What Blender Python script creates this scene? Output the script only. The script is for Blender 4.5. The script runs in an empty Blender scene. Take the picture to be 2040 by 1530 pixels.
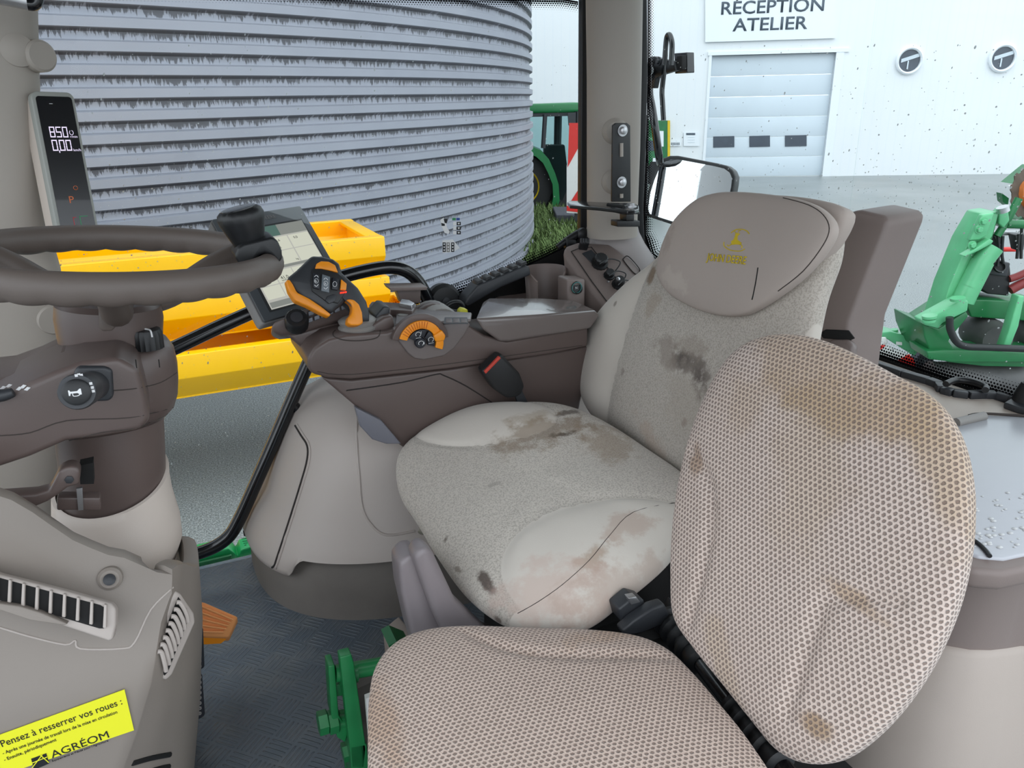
import bpy, bmesh, math, random
from mathutils import Vector, Matrix
from mathutils.bvhtree import BVHTree
random.seed(7)
# ------------------------------------------------------------------ camera
CZ = 2.4                                   # eye height over the yard; cab floor is at FZ
FZ = CZ - 1.066
F_PX = 1531.0
PITCH, ROLL, YAW = math.radians(20.3), math.radians(1.26), math.radians(24)
CAM = Vector((0, 0, CZ))
def ray(x, y):
    """direction in the tractor frame (X rear, Y right side, Z up) seen at a photo pixel"""
    a = (x-1020)/F_PX; b = (765-y)/F_PX
    c, s = math.cos(ROLL), math.sin(ROLL)
    a2 = a*c+b*s; b2 = -a*s+b*c
    X = a2; Y = math.cos(PITCH)+b2*math.sin(PITCH); Z = -math.sin(PITCH)+b2*math.cos(PITCH)
    cy, sy = math.cos(YAW), math.sin(YAW)
    return Vector((X*cy+Y*sy, -X*sy+Y*cy, Z))
def PV(x, y, v): d = ray(x, y); return CAM+d*(v/d.y)
def PU(x, y, u): d = ray(x, y); return CAM+d*(u/d.x)
def PZ(x, y, z): d = ray(x, y); return CAM+d*((z-CZ)/d.z)
def PN(x, y, p0, n): d = ray(x, y); return CAM+d*((Vector(p0)-CAM).dot(n)/d.dot(n))
LOOK = Vector((math.sin(YAW), math.cos(YAW), 0))      # horizontal look direction
def PD(x, y, dist): return PN(x, y, CAM+LOOK*dist, LOOK)
scn = bpy.context.scene
cam_d = bpy.data.cameras.new('camera'); cam = bpy.data.objects.new('camera', cam_d)
scn.collection.objects.link(cam); scn.camera = cam
cam_d.sensor_fit = 'HORIZONTAL'; cam_d.sensor_width = 36; cam_d.lens = F_PX/2040*36
cam_d.clip_start = 0.02; cam_d.clip_end = 400
fw = ray(1020, 765).normalized(); rt = (ray(1120, 765)-ray(1020, 765)).normalized(); up = rt.cross(fw).normalized()
M = Matrix((rt, up, -fw)).transposed().to_4x4(); M.translation = CAM
cam.matrix_world = M
# ------------------------------------------------------------------ sky and exposure
w = bpy.data.worlds.new('overcast_sky'); scn.world = w; w.use_nodes = True
nt = w.node_tree; nt.nodes.clear()
def wn(t, **k):
    n = nt.nodes.new(t)
    for a, b in k.items(): setattr(n, a, b)
    return n
tc = wn('ShaderNodeTexCoord'); dot = wn('ShaderNodeVectorMath', operation='DOT_PRODUCT')
dot.inputs[1].default_value = Vector((-.30, -.80, .52)).normalized()     # sky boosted on the open door side, added to light the cab
mr = wn('ShaderNodeMapRange', interpolation_type='SMOOTHSTEP'); mr.inputs[1].default_value = -.2; mr.inputs[2].default_value = 1.0
mr.inputs[3].default_value = 2.0; mr.inputs[4].default_value = 2.4
noi = wn('ShaderNodeTexNoise'); noi.inputs['Scale'].default_value = 2.2; noi.inputs['Detail'].default_value = 4
mr2 = wn('ShaderNodeMapRange'); mr2.inputs[3].default_value = .88; mr2.inputs[4].default_value = 1.12
mul = wn('ShaderNodeMath', operation='MULTIPLY')
bg = wn('ShaderNodeBackground'); bg.inputs[0].default_value = (.86, .93, 1.0, 1); wo = wn('ShaderNodeOutputWorld')
L = nt.links.new
L(tc.outputs['Generated'], dot.inputs[0]); L(dot.outputs['Value'], mr.inputs[0]); L(tc.outputs['Generated'], noi.inputs['Vector'])
L(noi.outputs[0], mr2.inputs[0]); L(mr.outputs[0], mul.inputs[0]); L(mr2.outputs[0], mul.inputs[1]); L(mul.outputs[0], bg.inputs[1]); L(bg.outputs[0], wo.inputs[0])
scn.view_settings.view_transform = 'Standard'; scn.view_settings.look = 'None'
scn.view_settings.exposure = 0.0; scn.view_settings.gamma = 1; scn.view_settings.use_curve_mapping = False
scn.cycles.max_bounces = 8; scn.cycles.transparent_max_bounces = 16; scn.cycles.use_denoising = True
scn.cycles.caustics_reflective = False; scn.cycles.caustics_refractive = False
# ------------------------------------------------------------------ materials
def lin(c): return tuple((x/255/12.92 if x <= 10 else ((x/255+.055)/1.055)**2.4) for x in c)+(1,)
class NT:
    def __init__(s, name):
        s.m = bpy.data.materials.new(name); s.m.use_nodes = True; s.t = s.m.node_tree; s.b = s.t.nodes['Principled BSDF']; s.out = s.t.nodes['Material Output']
    def n(s, t, ins=None, **k):
        x = s.t.nodes.new(t)
        for a, b in k.items(): setattr(x, a, b)
        for a, b in (ins or {}).items():
            if isinstance(b, bpy.types.NodeSocket): s.t.links.new(b, x.inputs[a])
            else: x.inputs[a].default_value = b
        return x
    def l(s, a, b): s.t.links.new(a, b)
    def math(s, op, a, b=0.0, c=None):
        ins = {0: a, 1: b}
        if c is not None: ins[2] = c
        return s.n('ShaderNodeMath', ins, operation=op).outputs[0]
    def mix(s, fac, a, b):
        x = s.n('ShaderNodeMix', data_type='RGBA')
        for i, v in ((0, fac), (6, a), (7, b)):
            if isinstance(v, bpy.types.NodeSocket): s.l(v, x.inputs[i])
            else: x.inputs[i].default_value = v
        return x.outputs[2]
    def noise(s, scale, vec=None, detail=3, rough=.55):
        x = s.n('ShaderNodeTexNoise', {'Scale': scale, 'Detail': detail, 'Roughness': rough})
        s.l(vec if vec is not None else s.obj(), x.inputs['Vector']); return x.outputs[0]
    def obj(s):
        if not hasattr(s, '_o'): s._o = s.n('ShaderNodeTexCoord')
        return s._o.outputs['Object']
    def uv(s):
        s.obj(); return s._o.outputs['UV']
    def ramp(s, v, lo, hi, a=0., b=1., smooth=True):
        return s.n('ShaderNodeMapRange', {0: v, 1: lo, 2: hi, 3: a, 4: b}, interpolation_type='SMOOTHSTEP' if smooth else 'LINEAR').outputs[0]
    def bump(s, h, strength=.3, dist=.002):
        x = s.n('ShaderNodeBump', {'Height': h, 'Strength': strength, 'Distance': dist}); s.l(x.outputs[0], s.b.inputs['Normal']); return x
    def blobs(s, col, spots, wob=.03, nscale=40):
        """worn or soiled patches: (centre, radii along an axis and across it, axis, colour, strength)"""
        nz = s.noise(nscale, detail=5, rough=.65)
        for (c, ra, rb, ax, colr, st) in spots:
            d = s.n('ShaderNodeVectorMath', {0: s.obj(), 1: tuple(c)}, operation='SUBTRACT').outputs[0]
            ax = Vector(ax).normalized()
            al = s.n('ShaderNodeVectorMath', {0: d, 1: tuple(ax)}, operation='DOT_PRODUCT').outputs['Value']
            ln = s.n('ShaderNodeVectorMath', {0: d}, operation='LENGTH').outputs['Value']
            l2 = s.math('MULTIPLY', ln, ln); a2 = s.math('MULTIPLY', al, al); p2 = s.math('MAXIMUM', s.math('SUBTRACT', l2, a2), 0.0)
            e = s.math('SQRT', s.math('ADD', s.math('DIVIDE', a2, ra*ra), s.math('DIVIDE', p2, rb*rb)))
            e2 = s.math('ADD', e, s.math('MULTIPLY', s.math('SUBTRACT', nz, .5), 3.2))
            f = s.ramp(e2, 1.25, .45, 0., st)
            col = s.mix(f, col, lin(colr))
        return col
MATS = {}
def plastic(name, c, rough=.5, var=.06, nsc=6, grain=900, gs=.05, metal=0., spots=None, coat=0.):
    n = NT(name); base = lin(c)
    dk = tuple(x*(1-var*2) for x in base[:3])+(1,); lt = tuple(min(1, x*(1+var)) for x in base[:3])+(1,)
    col = n.mix(n.noise(nsc, detail=6, rough=.6), dk, lt)
    if spots: col = n.blobs(col, spots)
    n.l(col, n.b.inputs['Base Color']); n.b.inputs['Roughness'].default_value = rough; n.b.inputs['Metallic'].default_value = metal
    if coat: n.b.inputs['Coat Weight'].default_value = coat
    if grain: n.bump(n.noise(grain, detail=2), gs, .001)
    MATS[name] = n.m; return n.m
def emit(name, c, st):
    n = NT(name); n.b.inputs['Base Color'].default_value = (0.01, .01, .01, 1); n.b.inputs['Emission Color'].default_value = lin(c); n.b.inputs['Emission Strength'].default_value = st
    n.b.inputs['Roughness'].default_value = .3
    return n.m
# ------------------------------------------------------------------ mesh builder
class MB:
    def __init__(s): s.v = []; s.f = []; s.uv = None
    def add(s, vs, fs):
        o = len(s.v); s.v += [Vector(p) for p in vs]; s.f += [tuple(i+o for i in f) for f in fs]; return s
    def prism(s, pts, vec, back=None):
        n = len(pts); vec = Vector(vec)
        b = back if back else [Vector(p)+vec for p in pts]
        return s.add(list(pts)+list(b), [tuple(range(n)), tuple(range(2*n-1, n-1, -1))]+[(i, n+i, n+(i+1) % n, (i+1) % n) for i in range(n)])
    def box(s, c, sz, ax=None):
        ax = ax or (Vector((1, 0, 0)), Vector((0, 1, 0)), Vector((0, 0, 1))); c = Vector(c)
        a, b, d = [Vector(ax[i]).normalized()*sz[i]/2 for i in range(3)]
        return s.prism([c-a-b-d, c+a-b-d, c+a+b-d, c-a+b-d], d*2)
    def loft(s, rings, cap=True, closed=True):
        n = len(rings[0]); vs = [p for r in rings for p in r]; fs = []
        for k in range(len(rings)-1):
            for i in range(n if closed else n-1):
                j = (i+1) % n; fs.append((k*n+i, k*n+j, (k+1)*n+j, (k+1)*n+i))
        if cap and closed: fs += [tuple(range(n-1, -1, -1)), tuple(range((len(rings)-1)*n, len(rings)*n))]
        return s.add(vs, fs)
    def tube(s, path, r, seg=12, closed=False, smooth=6):
        path = [Vector(p) for p in path]
        if smooth and len(path) > 2: path = catmull(path, smooth, closed)
        rr = r if callable(r) else (lambda t: r); n = len(path); rings = []; prev = None
        for i, p in enumerate(path):
            if closed: t = path[(i+1) % n]-path[i-1]
            else: t = path[min(i+1, n-1)]-path[max(i-1, 0)]
            t.normalize()
            if prev is None: a = t.orthogonal().normalized()
            else: a = (prev-t*prev.dot(t)).normalized()
            prev = a; b = t.cross(a); R = rr(i/max(1, n-1))
            rings.append([p+(a*math.cos(k*2*math.pi/seg)+b*math.sin(k*2*math.pi/seg))*R for k in range(seg)])
        if closed:
            m = len(s.v); s.loft(rings, cap=False)
            # join the ends with the nearest rotation
            e = rings[-1]; best = min(range(seg), key=lambda k: (rings[0][k]-e[0]).length)
            for i in range(seg):
                j = (i+1) % seg; s.f.append((m+(n-1)*seg+i, m+(n-1)*seg+j, m+(best+j) % seg, m+(best+i) % seg))
            return s
        return s.loft(rings)
    def lathe(s, prof, o, ax=(0, 0, 1), seg=32, fn=None):
        o = Vector(o); ax = Vector(ax).normalized(); a = ax.orthogonal().normalized(); b = ax.cross(a)
        rings = [[o+ax*h+(a*math.cos(k*2*math.pi/seg)+b*math.sin(k*2*math.pi/seg))*max(r, 1e-5)*(fn(k/seg, h) if fn else 1) for k in range(seg)] for r, h in prof]
        return s.loft(rings)
    def cyl(s, p0, p1, r, seg=24, r2=None):
        p0 = Vector(p0); d = Vector(p1)-p0; return s.lathe([(r, 0), (r if r2 is None else r2, d.length)], p0, d, seg)
    def build(s, name, mat, parent=None, bevel=0, bseg=3, ang=38, sub=0):
        bm = bmesh.new(); vs = [bm.verts.new(p) for p in s.v]
        for f in s.f:
            try: bm.faces.new([vs[i] for i in f])
            except ValueError: pass
        bmesh.ops.recalc_face_normals(bm, faces=bm.faces)
        if bevel:
            es = [e for e in bm.edges if len(e.link_faces) == 2 and e.calc_face_angle(0) > math.radians(28)]
            bmesh.ops.bevel(bm, geom=es, offset=bevel, segments=bseg, affect='EDGES', clamp_overlap=True, profile=.5)
        me = bpy.data.meshes.new(name); bm.to_mesh(me); bm.free()
        for p in me.polygons: p.use_smooth = True
        me.set_sharp_from_angle(angle=math.radians(ang))
        me.materials.append(mat)
        o = bpy.data.objects.new(name, me); scn.collection.objects.link(o)
        if parent: attach(o, parent)
        if sub: md = o.modifiers.new('sub', 'SUBSURF'); md.levels = sub; md.render_levels = sub
        return o
def attach(o, parent):
    o.parent = parent; o.matrix_parent_inverse = WM[parent.name].inverted()
WM = {}
class _W(dict):
    def __missing__(s, k):
        return Matrix.Identity(4)
WM = _W()
def thing(name, label, cat, loc=(0, 0, 0), group=None):
    o = bpy.data.objects.new(name, None); scn.collection.objects.link(o); o.location = loc; o.empty_display_size = .1
    WM[o.name] = Matrix.Translation(Vector(loc)); o['label'] = label; o['category'] = cat
    if group: o['group'] = group
    return o
def tag(o, label, cat, group=None, kind=None):
    o['label'] = label; o['category'] = cat
    if group: o['group'] = group
    if kind: o['kind'] = kind
    return o
def struct(o): o['kind'] = 'structure'; return o
def catmull(P, k=6, closed=False):
    n = len(P); out = []
    for i in range(n if closed else n-1):
        p1, p2 = P[i], P[(i+1) % n]
        p0 = P[i-1] if (closed or i > 0) else p1; p3 = P[(i+2) % n] if (closed or i < n-2) else p2
        for j in range(k):
            t = j/k; out.append(.5*((2*p1)+(p2-p0)*t+(2*p0-5*p1+4*p2-p3)*t*t+(3*p1-p0-3*p2+p3)*t**3))
    if not closed: out.append(P[-1])
    return out
def resample(P, N, closed=True):
    Q = list(P)+([P[0]] if closed else []); L = [0]
    for a, b in zip(Q, Q[1:]): L.append(L[-1]+(b-a).length)
    out = []; j = 0
    for i in range(N):
        t = L[-1]*i/(N if closed else N-1)
        while j < len(L)-2 and L[j+1] < t: j += 1
        out.append(Q[j].lerp(Q[j+1], (t-L[j])/max(1e-9, L[j+1]-L[j])))
    return out
def pillow(name, outline, n, front, back, mat, parent=None, p=2.6, N=140, K=26, hfun=None, smooth=True, flare=0.0):
    """closed cushion over a flat outline; n points to its front; hfun(point) adds height to the front"""
    n = Vector(n).normalized(); P = [Vector(q) for q in outline]
    if smooth: P = catmull(P, 8, True)
    P = resample(P, N); c = sum(P, Vector())/N
    e1 = (P[0]-c); e1 = (e1-n*e1.dot(n)).normalized(); e2 = n.cross(e1)
    mb = MB(); rings = []; uvs = []
    def side(T, sgn):
        R = []
        for k in range(K+1):
            t = k/K; a = t*math.pi/2
            if t < .5: a = (t/.5)*math.radians(80)          # dense rows over the rim
            else: a = math.radians(80)+(t-.5)/.5*math.radians(10)
            r = math.cos(a)**(2/p); h = math.sin(a)**(2/p)
            if t >= .5:
                r0 = math.cos(math.radians(80))**(2/p); r = r0*(1-(t-.5)/.5); h = (1-max(r, 0)**p)**(1/p)
            R.append((r, h*T*sgn))
        return R
    fr = side(front, 1); bk = side(back, -1)
    rows = [bk[k] for k in range(K-1, 0, -1)]+fr[:-1]
    for (r, h) in rows:
        ring = []
        for q in P:
            x = c+(q-c)*r+n*h
            if hfun and h > 0: x = x+n*hfun(c+(q-c)*r)*(h/front)
            ring.append(x)
        rings.append(ring)
    mb.loft(rings, cap=False)
    m = len(mb.v); topc = c+n*front
    if hfun: topc = topc+n*hfun(c)
    mb.v += [c-n*back, topc]; Rn = len(rings)
    for i in range(N):
        j = (i+1) % N; mb.f.append((m, j, i)); mb.f.append((m+1, (Rn-1)*N+i, (Rn-1)*N+j))
    o = mb.build(name, mat, parent, ang=180)
    # uv in metres: radial arc length from the centre of the face
    S = [[0]*N for _ in range(Rn)]
    for i in range(N):
        s = (rings[-1][i]-topc).length
        S[Rn-1][i] = s
        for k in range(Rn-2, -1, -1): s += (rings[k][i]-rings[k+1][i]).length; S[k][i] = s
    D = [((q-c).dot(e1), (q-c).dot(e2)) for q in P]; D = [(a/math.hypot(a, b), b/math.hypot(a, b)) for a, b in D]
    me = o.data; ul = me.uv_layers.new(name='UVMap')
    for lp in me.loops:
        vi = lp.vertex_index
        if vi >= m: ul.data[lp.index].uv = (0, 0) if vi == m+1 else (9, 9)
        else:
            k, i = divmod(vi, N); ul.data[lp.index].uv = (D[i][0]*S[k][i], D[i][1]*S[k][i])
    return o, c, e1, e2
def bvh(*obs):
    dg = bpy.context.evaluated_depsgraph_get(); V = []; Fc = []
    for o in obs:
        b = len(V); V += [v.co.copy() for v in o.data.vertices]; Fc += [tuple(i+b for i in p.vertices) for p in o.data.polygons]
    return BVHTree.FromPolygons(V, Fc)
def hit(tree, x, y, off=0.0, fb=None):
    d = ray(x, y).normalized(); h = tree.ray_cast(CAM, d)
    if h[0] is None: return fb
    n = h[1] if h[1].dot(d) < 0 else -h[1]
    return h[0]+n*off
def groove(name, tree, pix, r, mat, parent, off=0.0, sub=4, smooth=True):
    pts = [Vector((a, b, 0)) for a, b in pix]
    if smooth and len(pts) > 2: pts = catmull(pts, sub)
    else: pts = resample(pts, max(2, 6*(len(pts)-1)+1), False)
    q = [hit(tree, p.x, p.y, off) for p in pts]; q = [a for a in q if a is not None]
    if len(q) < 2: return None
    q2 = [q[0]]
    for a in q[1:]:
        if (a-q2[-1]).length > .25: continue
        if (a-q2[-1]).length > 1e-4: q2.append(a)
    if len(q2) < 2: return None
    return MB().tube(q2, r, 8, smooth=0).build(name, mat, parent)
def quad3(px, dist):
    """3-D parallelogram whose corners TL,TR,BR,BL are seen at the four pixels; dist = ray length of the first"""
    d = [ray(*p) for p in px]
    A = Matrix((( d[1].x, -d[2].x, d[3].x), (d[1].y, -d[2].y, d[3].y), (d[1].z, -d[2].z, d[3].z)))
    s = A.inverted() @ d[0]
    k = dist/d[0].length
    return [CAM+d[0]*k, CAM+d[1]*k*s[0], CAM+d[2]*k*s[1], CAM+d[3]*k*s[2]]
class Face:
    """a flat panel with its own x (0..1, left to right) and y (0..1, top to bottom)"""
    def __init__(s, q):
        s.q = q; s.X = q[1]-q[0]; s.Y = q[3]-q[0]; s.n = s.Y.cross(s.X).normalized()
        if s.n.dot(CAM-q[0]) < 0: s.n = -s.n
    def p(s, a, b, off=0): return s.q[0]+s.X*a+s.Y*b+s.n*off
    def rect(s, a0, b0, a1, b1, off, th, mb=None):
        mb = mb or MB(); return mb.prism([s.p(a0, b0, off), s.p(a1, b0, off), s.p(a1, b1, off), s.p(a0, b1, off)], -s.n*th)
def text(name, string, org, right, upv, size, mat, parent, th=.0008, bold=0.0, align='LEFT', squeeze=1.0):
    cu = bpy.data.curves.new(name, 'FONT'); cu.body = string; cu.size = 1.0; cu.offset = bold; cu.align_x = align; cu.resolution_u = 3
    tmp = bpy.data.objects.new('tmp', cu); me = bpy.data.meshes.new_from_object(tmp); bpy.data.objects.remove(tmp)
    R = Vector(right).normalized(); U = Vector(upv); U = (U-R*U.dot(R)).normalized(); n = R.cross(U)
    bm = bmesh.new(); bm.from_mesh(me)
    if th:
        g = bmesh.ops.extrude_face_region(bm, geom=list(bm.faces))
        for e in g['geom']:
            if isinstance(e, bmesh.types.BMVert): e.co.z -= th/size
    for v in bm.verts: v.co = Vector(org)+R*v.co.x*size*squeeze+U*v.co.y*size+n*v.co.z*size
    bm.normal_update(); bm.to_mesh(me); bm.free(); me.name = name; me.materials.clear(); me.materials.append(mat)
    o = bpy.data.objects.new(name, me); scn.collection.objects.link(o)
    if parent: attach(o, parent)
    return o
def sph(mb, c, r, sc=(1, 1, 1), seg=12, ax=None):
    c = Vector(c); ax = ax or (Vector((1, 0, 0)), Vector((0, 1, 0)), Vector((0, 0, 1)))
    rings = []
    for i in range(seg//2+1):
        th = math.pi*(i+.02 if i == 0 else (i-.02 if i == seg//2 else i))/(seg//2)
        rings.append([c+ax[0]*r*sc[0]*math.sin(th)*math.cos(k*2*math.pi/seg)+ax[1]*r*sc[1]*math.sin(th)*math.sin(k*2*math.pi/seg)+ax[2]*r*sc[2]*math.cos(th) for k in range(seg)])
    return mb.loft(rings)
def bolt(name, c, n, r, h, mat, parent, washer=True):
    mb = MB(); n = Vector(n).normalized(); c = Vector(c)
    if washer: mb.lathe([(r*1.5, -.0005), (r*1.5, h*.25)], c, n, 24)
    mb.lathe([(r, h*.2), (r, h*.9), (r*.85, h)], c, n, 6)
    return mb.build(name, mat, parent)
# ------------------------------------------------------------------ shared materials
m_taupe = plastic('taupe_plastic', (126, 113, 108), .48, .05, 5, 700, .12)
m_taupe2 = plastic('taupe_trim_plastic', (112, 100, 96), .42, .05, 5, 700, .1)
m_con = plastic('dark_taupe_plastic', (92, 79, 75), .38, .04, 5, 700, .08)
m_dash_shade = plastic('dash_beige_shaded', (134, 125, 117), .55, .03, 4, 600, .1)  # same beige plastic as the collar, darkened: shade put into the colour
m_collar_lit = plastic('collar_beige_lit', (206, 194, 184), .5, .03, 4, 600, .08)  # same beige plastic as the dash, lightened: light put into the colour
m_podb = plastic('pod_beige_plastic', (174, 164, 157), .5, .03, 4, 600, .1)
m_beige = plastic('beige_plastic', (172, 160, 151), .55, .05, 4, 600, .12)
m_beige2 = plastic('pale_beige_plastic', (190, 178, 167), .5, .05, 4, 600, .08)
m_pillar = plastic('pillar_trim_plastic', (168, 160, 151), .6, .04, 3, 600, .06)
m_skirt = plastic('scuffed_grey_rubber', (112, 106, 100), .65, .16, 7, 300, .2)
m_black = plastic('black_rubber', (24, 25, 27), .45, .1, 20, 500, .1)
m_gloss = plastic('glossy_black_paint', (14, 16, 20), .22, .1, 20, 0, 0, 0, None, .4)
m_dark = plastic('dark_grey_plastic', (48, 50, 54), .45, .08, 15, 600, .1)
m_void = plastic('black_recess', (10, 9, 9), .8, .1, 20, 0)
m_seam = plastic('dark_seam', (58, 50, 46), .8, .1, 20, 0)
m_groove = plastic('panel_gap_shadow_strip', (38, 33, 31), .8, .1, 20, 0)
m_orange = plastic('orange_plastic', (240, 146, 24), .4, .06, 30, 500, .06)
m_steel = plastic('zinc_steel', (190, 190, 192), .35, .1, 60, 0, 0, .9)
m_grey = plastic('warm_grey_plastic', (134, 130, 126), .5, .04, 10, 600, .08)
m_white = plastic('white_print', (225, 225, 225), .6, .02, 10, 0)
m_green = plastic('bright_green_paint', (32, 122, 68), .35, .16, 25, 60, .15)
m_impl_gloss = plastic('green_paint_sky_gloss', (100, 184, 132), .3, .16, 6, 40, .1)  # implement green made paler, sky gloss painted into the base colour
m_impl2 = plastic('deep_green_paint', (34, 116, 66), .32, .22, 6, 40, .1)
m_tyre = plastic('tyre_rubber', (38, 38, 40), .7, .25, 20, 90, .5)
m_red = plastic('red_reflective', (214, 40, 32), .4, .06, 20, 0)
m_whiteb = plastic('white_reflective', (225, 224, 220), .45, .05, 20, 0)
m_yellow = plastic('yellow_paint', (252, 190, 0), .3, .05, 2, 30, .06)
m_yrim = plastic('yellow_rim_paint', (225, 190, 20), .4, .1, 6, 0)
m_printy = plastic('yellow_embroidery', (205, 178, 30), .7, .1, 90, 0)
m_concrete = plastic('dark_concrete', (84, 84, 92), .8, .15, 12, 60, .4)
m_wood = plastic('weathered_timber', (96, 84, 70), .8, .2, 12, 60, .4)
# yard asphalt: damp, with pale grit
n = NT('damp_asphalt')
big = n.noise(.35, detail=5); fine = n.noise(90, detail=3, rough=.7)
col = n.mix(n.ramp(fine, .35, .7), lin((84, 88, 87)), lin((178, 182, 182)))
col = n.mix(n.math('MULTIPLY', n.ramp(big, .45, .7), .45), col, lin((124, 128, 129)))
vor = n.n('ShaderNodeTexVoronoi', {'Scale': 11.0}); n.l(n.obj(), vor.inputs['Vector'])
col = n.mix(n.ramp(vor.outputs['Distance'], .10, .05), col, lin((176, 178, 168)))
n.l(col, n.b.inputs['Base Color']); n.l(n.ramp(n.noise(.25, detail=4), .35, .65, .28, .42), n.b.inputs['Roughness'])
n.bump(fine, .35, .006); m_asph = n.m
# cab floor mat: blue-grey rubber with crossed bar tread and dirt
n = NT('tread_rubber_mat')
sx = n.n('ShaderNodeSeparateXYZ', {0: n.obj()})
def bars(xo, yo):
    px = n.math('MULTIPLY', n.math('ADD', n.math('ADD', sx.outputs[0], sx.outputs[1]), xo), 15.0)
    py = n.math('MULTIPLY', n.math('ADD', n.math('SUBTRACT', sx.outputs[0], sx.outputs[1]), yo), 15.0)
    cx, cy = n.math('FLOOR', px), n.math('FLOOR', py)
    par = n.math('MODULO', n.math('ABSOLUTE', n.math('ADD', cx, cy)), 2.0)
    fx, fy = n.math('FRACT', px), n.math('FRACT', py)
    u_ = n.math('ADD', n.math('MULTIPLY', fx, n.math('SUBTRACT', 1.0, par)), n.math('MULTIPLY', fy, par))
    v_ = n.math('ADD', n.math('MULTIPLY', fy, n.math('SUBTRACT', 1.0, par)), n.math('MULTIPLY', fx, par))
    ln = n.math('PINGPONG', n.math('MULTIPLY', u_, 5.0), .5)
    a = n.ramp(ln, .28, .42); e = n.math('MULTIPLY', n.ramp(v_, .05, .14), n.ramp(v_, .95, .86))
    return n.math('MULTIPLY', a, e)
tread = bars(0, 0)
dirt = n.noise(9, detail=8, rough=.7)
col = n.mix(n.ramp(dirt, .4, .72), lin((88, 98, 108)), lin((112, 116, 118)))
col = n.mix(n.math('MULTIPLY', tread, .25), col, lin((116, 124, 130)))
col = n.mix(n.ramp(n.noise(23, detail=8, rough=.8), .62, .75, 0, .6), col, lin((128, 118, 106)))
n.l(col, n.b.inputs['Base Color']); n.b.inputs['Roughness'].default_value = .42
n.bump(n.math('ADD', tread, n.math('MULTIPLY', n.noise(300), .15)), .6, .002); m_mat = n.m
# galvanised silo sheet with run marks under every rib
PITCHS = .165
n = NT('galvanised_sheet')
sx = n.n('ShaderNodeSeparateXYZ', {0: n.obj()})
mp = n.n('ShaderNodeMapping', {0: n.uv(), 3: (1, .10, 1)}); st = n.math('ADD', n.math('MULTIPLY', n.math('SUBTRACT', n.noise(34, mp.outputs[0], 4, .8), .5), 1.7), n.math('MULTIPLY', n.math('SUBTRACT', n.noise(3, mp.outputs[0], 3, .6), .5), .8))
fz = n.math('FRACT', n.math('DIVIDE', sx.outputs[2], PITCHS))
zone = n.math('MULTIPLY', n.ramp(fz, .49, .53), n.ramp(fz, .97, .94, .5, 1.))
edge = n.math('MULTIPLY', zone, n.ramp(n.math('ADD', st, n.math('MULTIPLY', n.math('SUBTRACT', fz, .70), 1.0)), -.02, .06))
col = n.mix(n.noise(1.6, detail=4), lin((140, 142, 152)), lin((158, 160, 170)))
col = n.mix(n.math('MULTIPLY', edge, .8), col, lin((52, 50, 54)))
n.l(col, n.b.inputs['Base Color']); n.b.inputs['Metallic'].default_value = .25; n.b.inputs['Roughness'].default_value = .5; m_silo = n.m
# workshop cladding: vertical ribs
n = NT('white_cladding')
sx = n.n('ShaderNodeSeparateXYZ', {0: n.uv()})
rib = n.ramp(n.math('PINGPONG', n.math('MULTIPLY', sx.outputs[0], 4.0), .5), .40, .5)
col = n.mix(n.noise(.6, detail=5), lin((226, 229, 231)), lin((234, 236, 238)))
col = n.mix(n.math('MULTIPLY', rib, .3), col, lin((218, 225, 232)))
n.l(col, n.b.inputs['Base Color']); n.b.inputs['Roughness'].default_value = .5; m_clad = n.m
m_door = plastic('roller_door_paint', (206, 216, 224), .45, .03, 2, 0)
m_sign = plastic('sign_white_board', (232, 236, 240), .4, .01, 2, 0)
m_signtx = plastic('sign_grey_lettering', (72, 84, 96), .5, .02, 2, 0)
m_dglass = plastic('dark_window_glass', (72, 80, 92), .12, .2, 3, 0)
# grass
n = NT('rough_grass')
col = n.mix(n.noise(9, detail=8, rough=.75), lin((54, 82, 44)), lin((142, 164, 96)))
n.l(col, n.b.inputs['Base Color']); n.b.inputs['Roughness'].default_value = .9; n.bump(n.noise(30, detail=6), 1., .05); m_grass = n.m
# panes: clear glass built as a thin sheet
def pane_mat(name, tint):
    n = NT(name); t = n.t; t.nodes.remove(n.b)
    tr = n.n('ShaderNodeBsdfTransparent', {0: tint}); gl = n.n('ShaderNodeBsdfGlossy', {'Roughness': .02}); fr = n.n('ShaderNodeFresnel', {'IOR': 1.14})
    mx = n.n('ShaderNodeMixShader', {0: fr.outputs[0], 1: tr.outputs[0], 2: gl.outputs[0]}); n.l(mx.outputs[0], n.out.inputs[0]); return n.m
m_glass = pane_mat('clear_pane', (.955, .98, .975, 1))
# ceramic frit: printed dots that merge to solid black (UV v: 0 clear .. 1 solid)
n = NT('black_dot_frit'); n.t.nodes.remove(n.b)
sx = n.n('ShaderNodeSeparateXYZ', {0: n.uv()})
pitch = .0062
py = n.math('DIVIDE', sx.outputs[1], pitch); px = n.math('ADD', n.math('DIVIDE', sx.outputs[0], pitch), n.math('MULTIPLY', n.math('MODULO', n.math('FLOOR', py), 2.0), .5))
dx = n.math('SUBTRACT', n.math('FRACT', px), .5); dy = n.math('SUBTRACT', n.math('FRACT', py), .5)
dd = n.math('SQRT', n.math('ADD', n.math('MULTIPLY', dx, dx), n.math('MULTIPLY', dy, dy)))
rad = n.math('MULTIPLY', n.math('DIVIDE', n.math('FLOOR', py), 7.0), .72)
on = n.math('LESS_THAN', dd, rad)
tr = n.n('ShaderNodeBsdfTransparent'); df = n.n('ShaderNodeBsdfDiffuse', {0: (.006, .006, .007, 1)})
mx = n.n('ShaderNodeMixShader', {0: on, 1: tr.outputs[0], 2: df.outputs[0]}); n.l(mx.outputs[0], n.out.inputs[0]); m_frit = n.m
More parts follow.
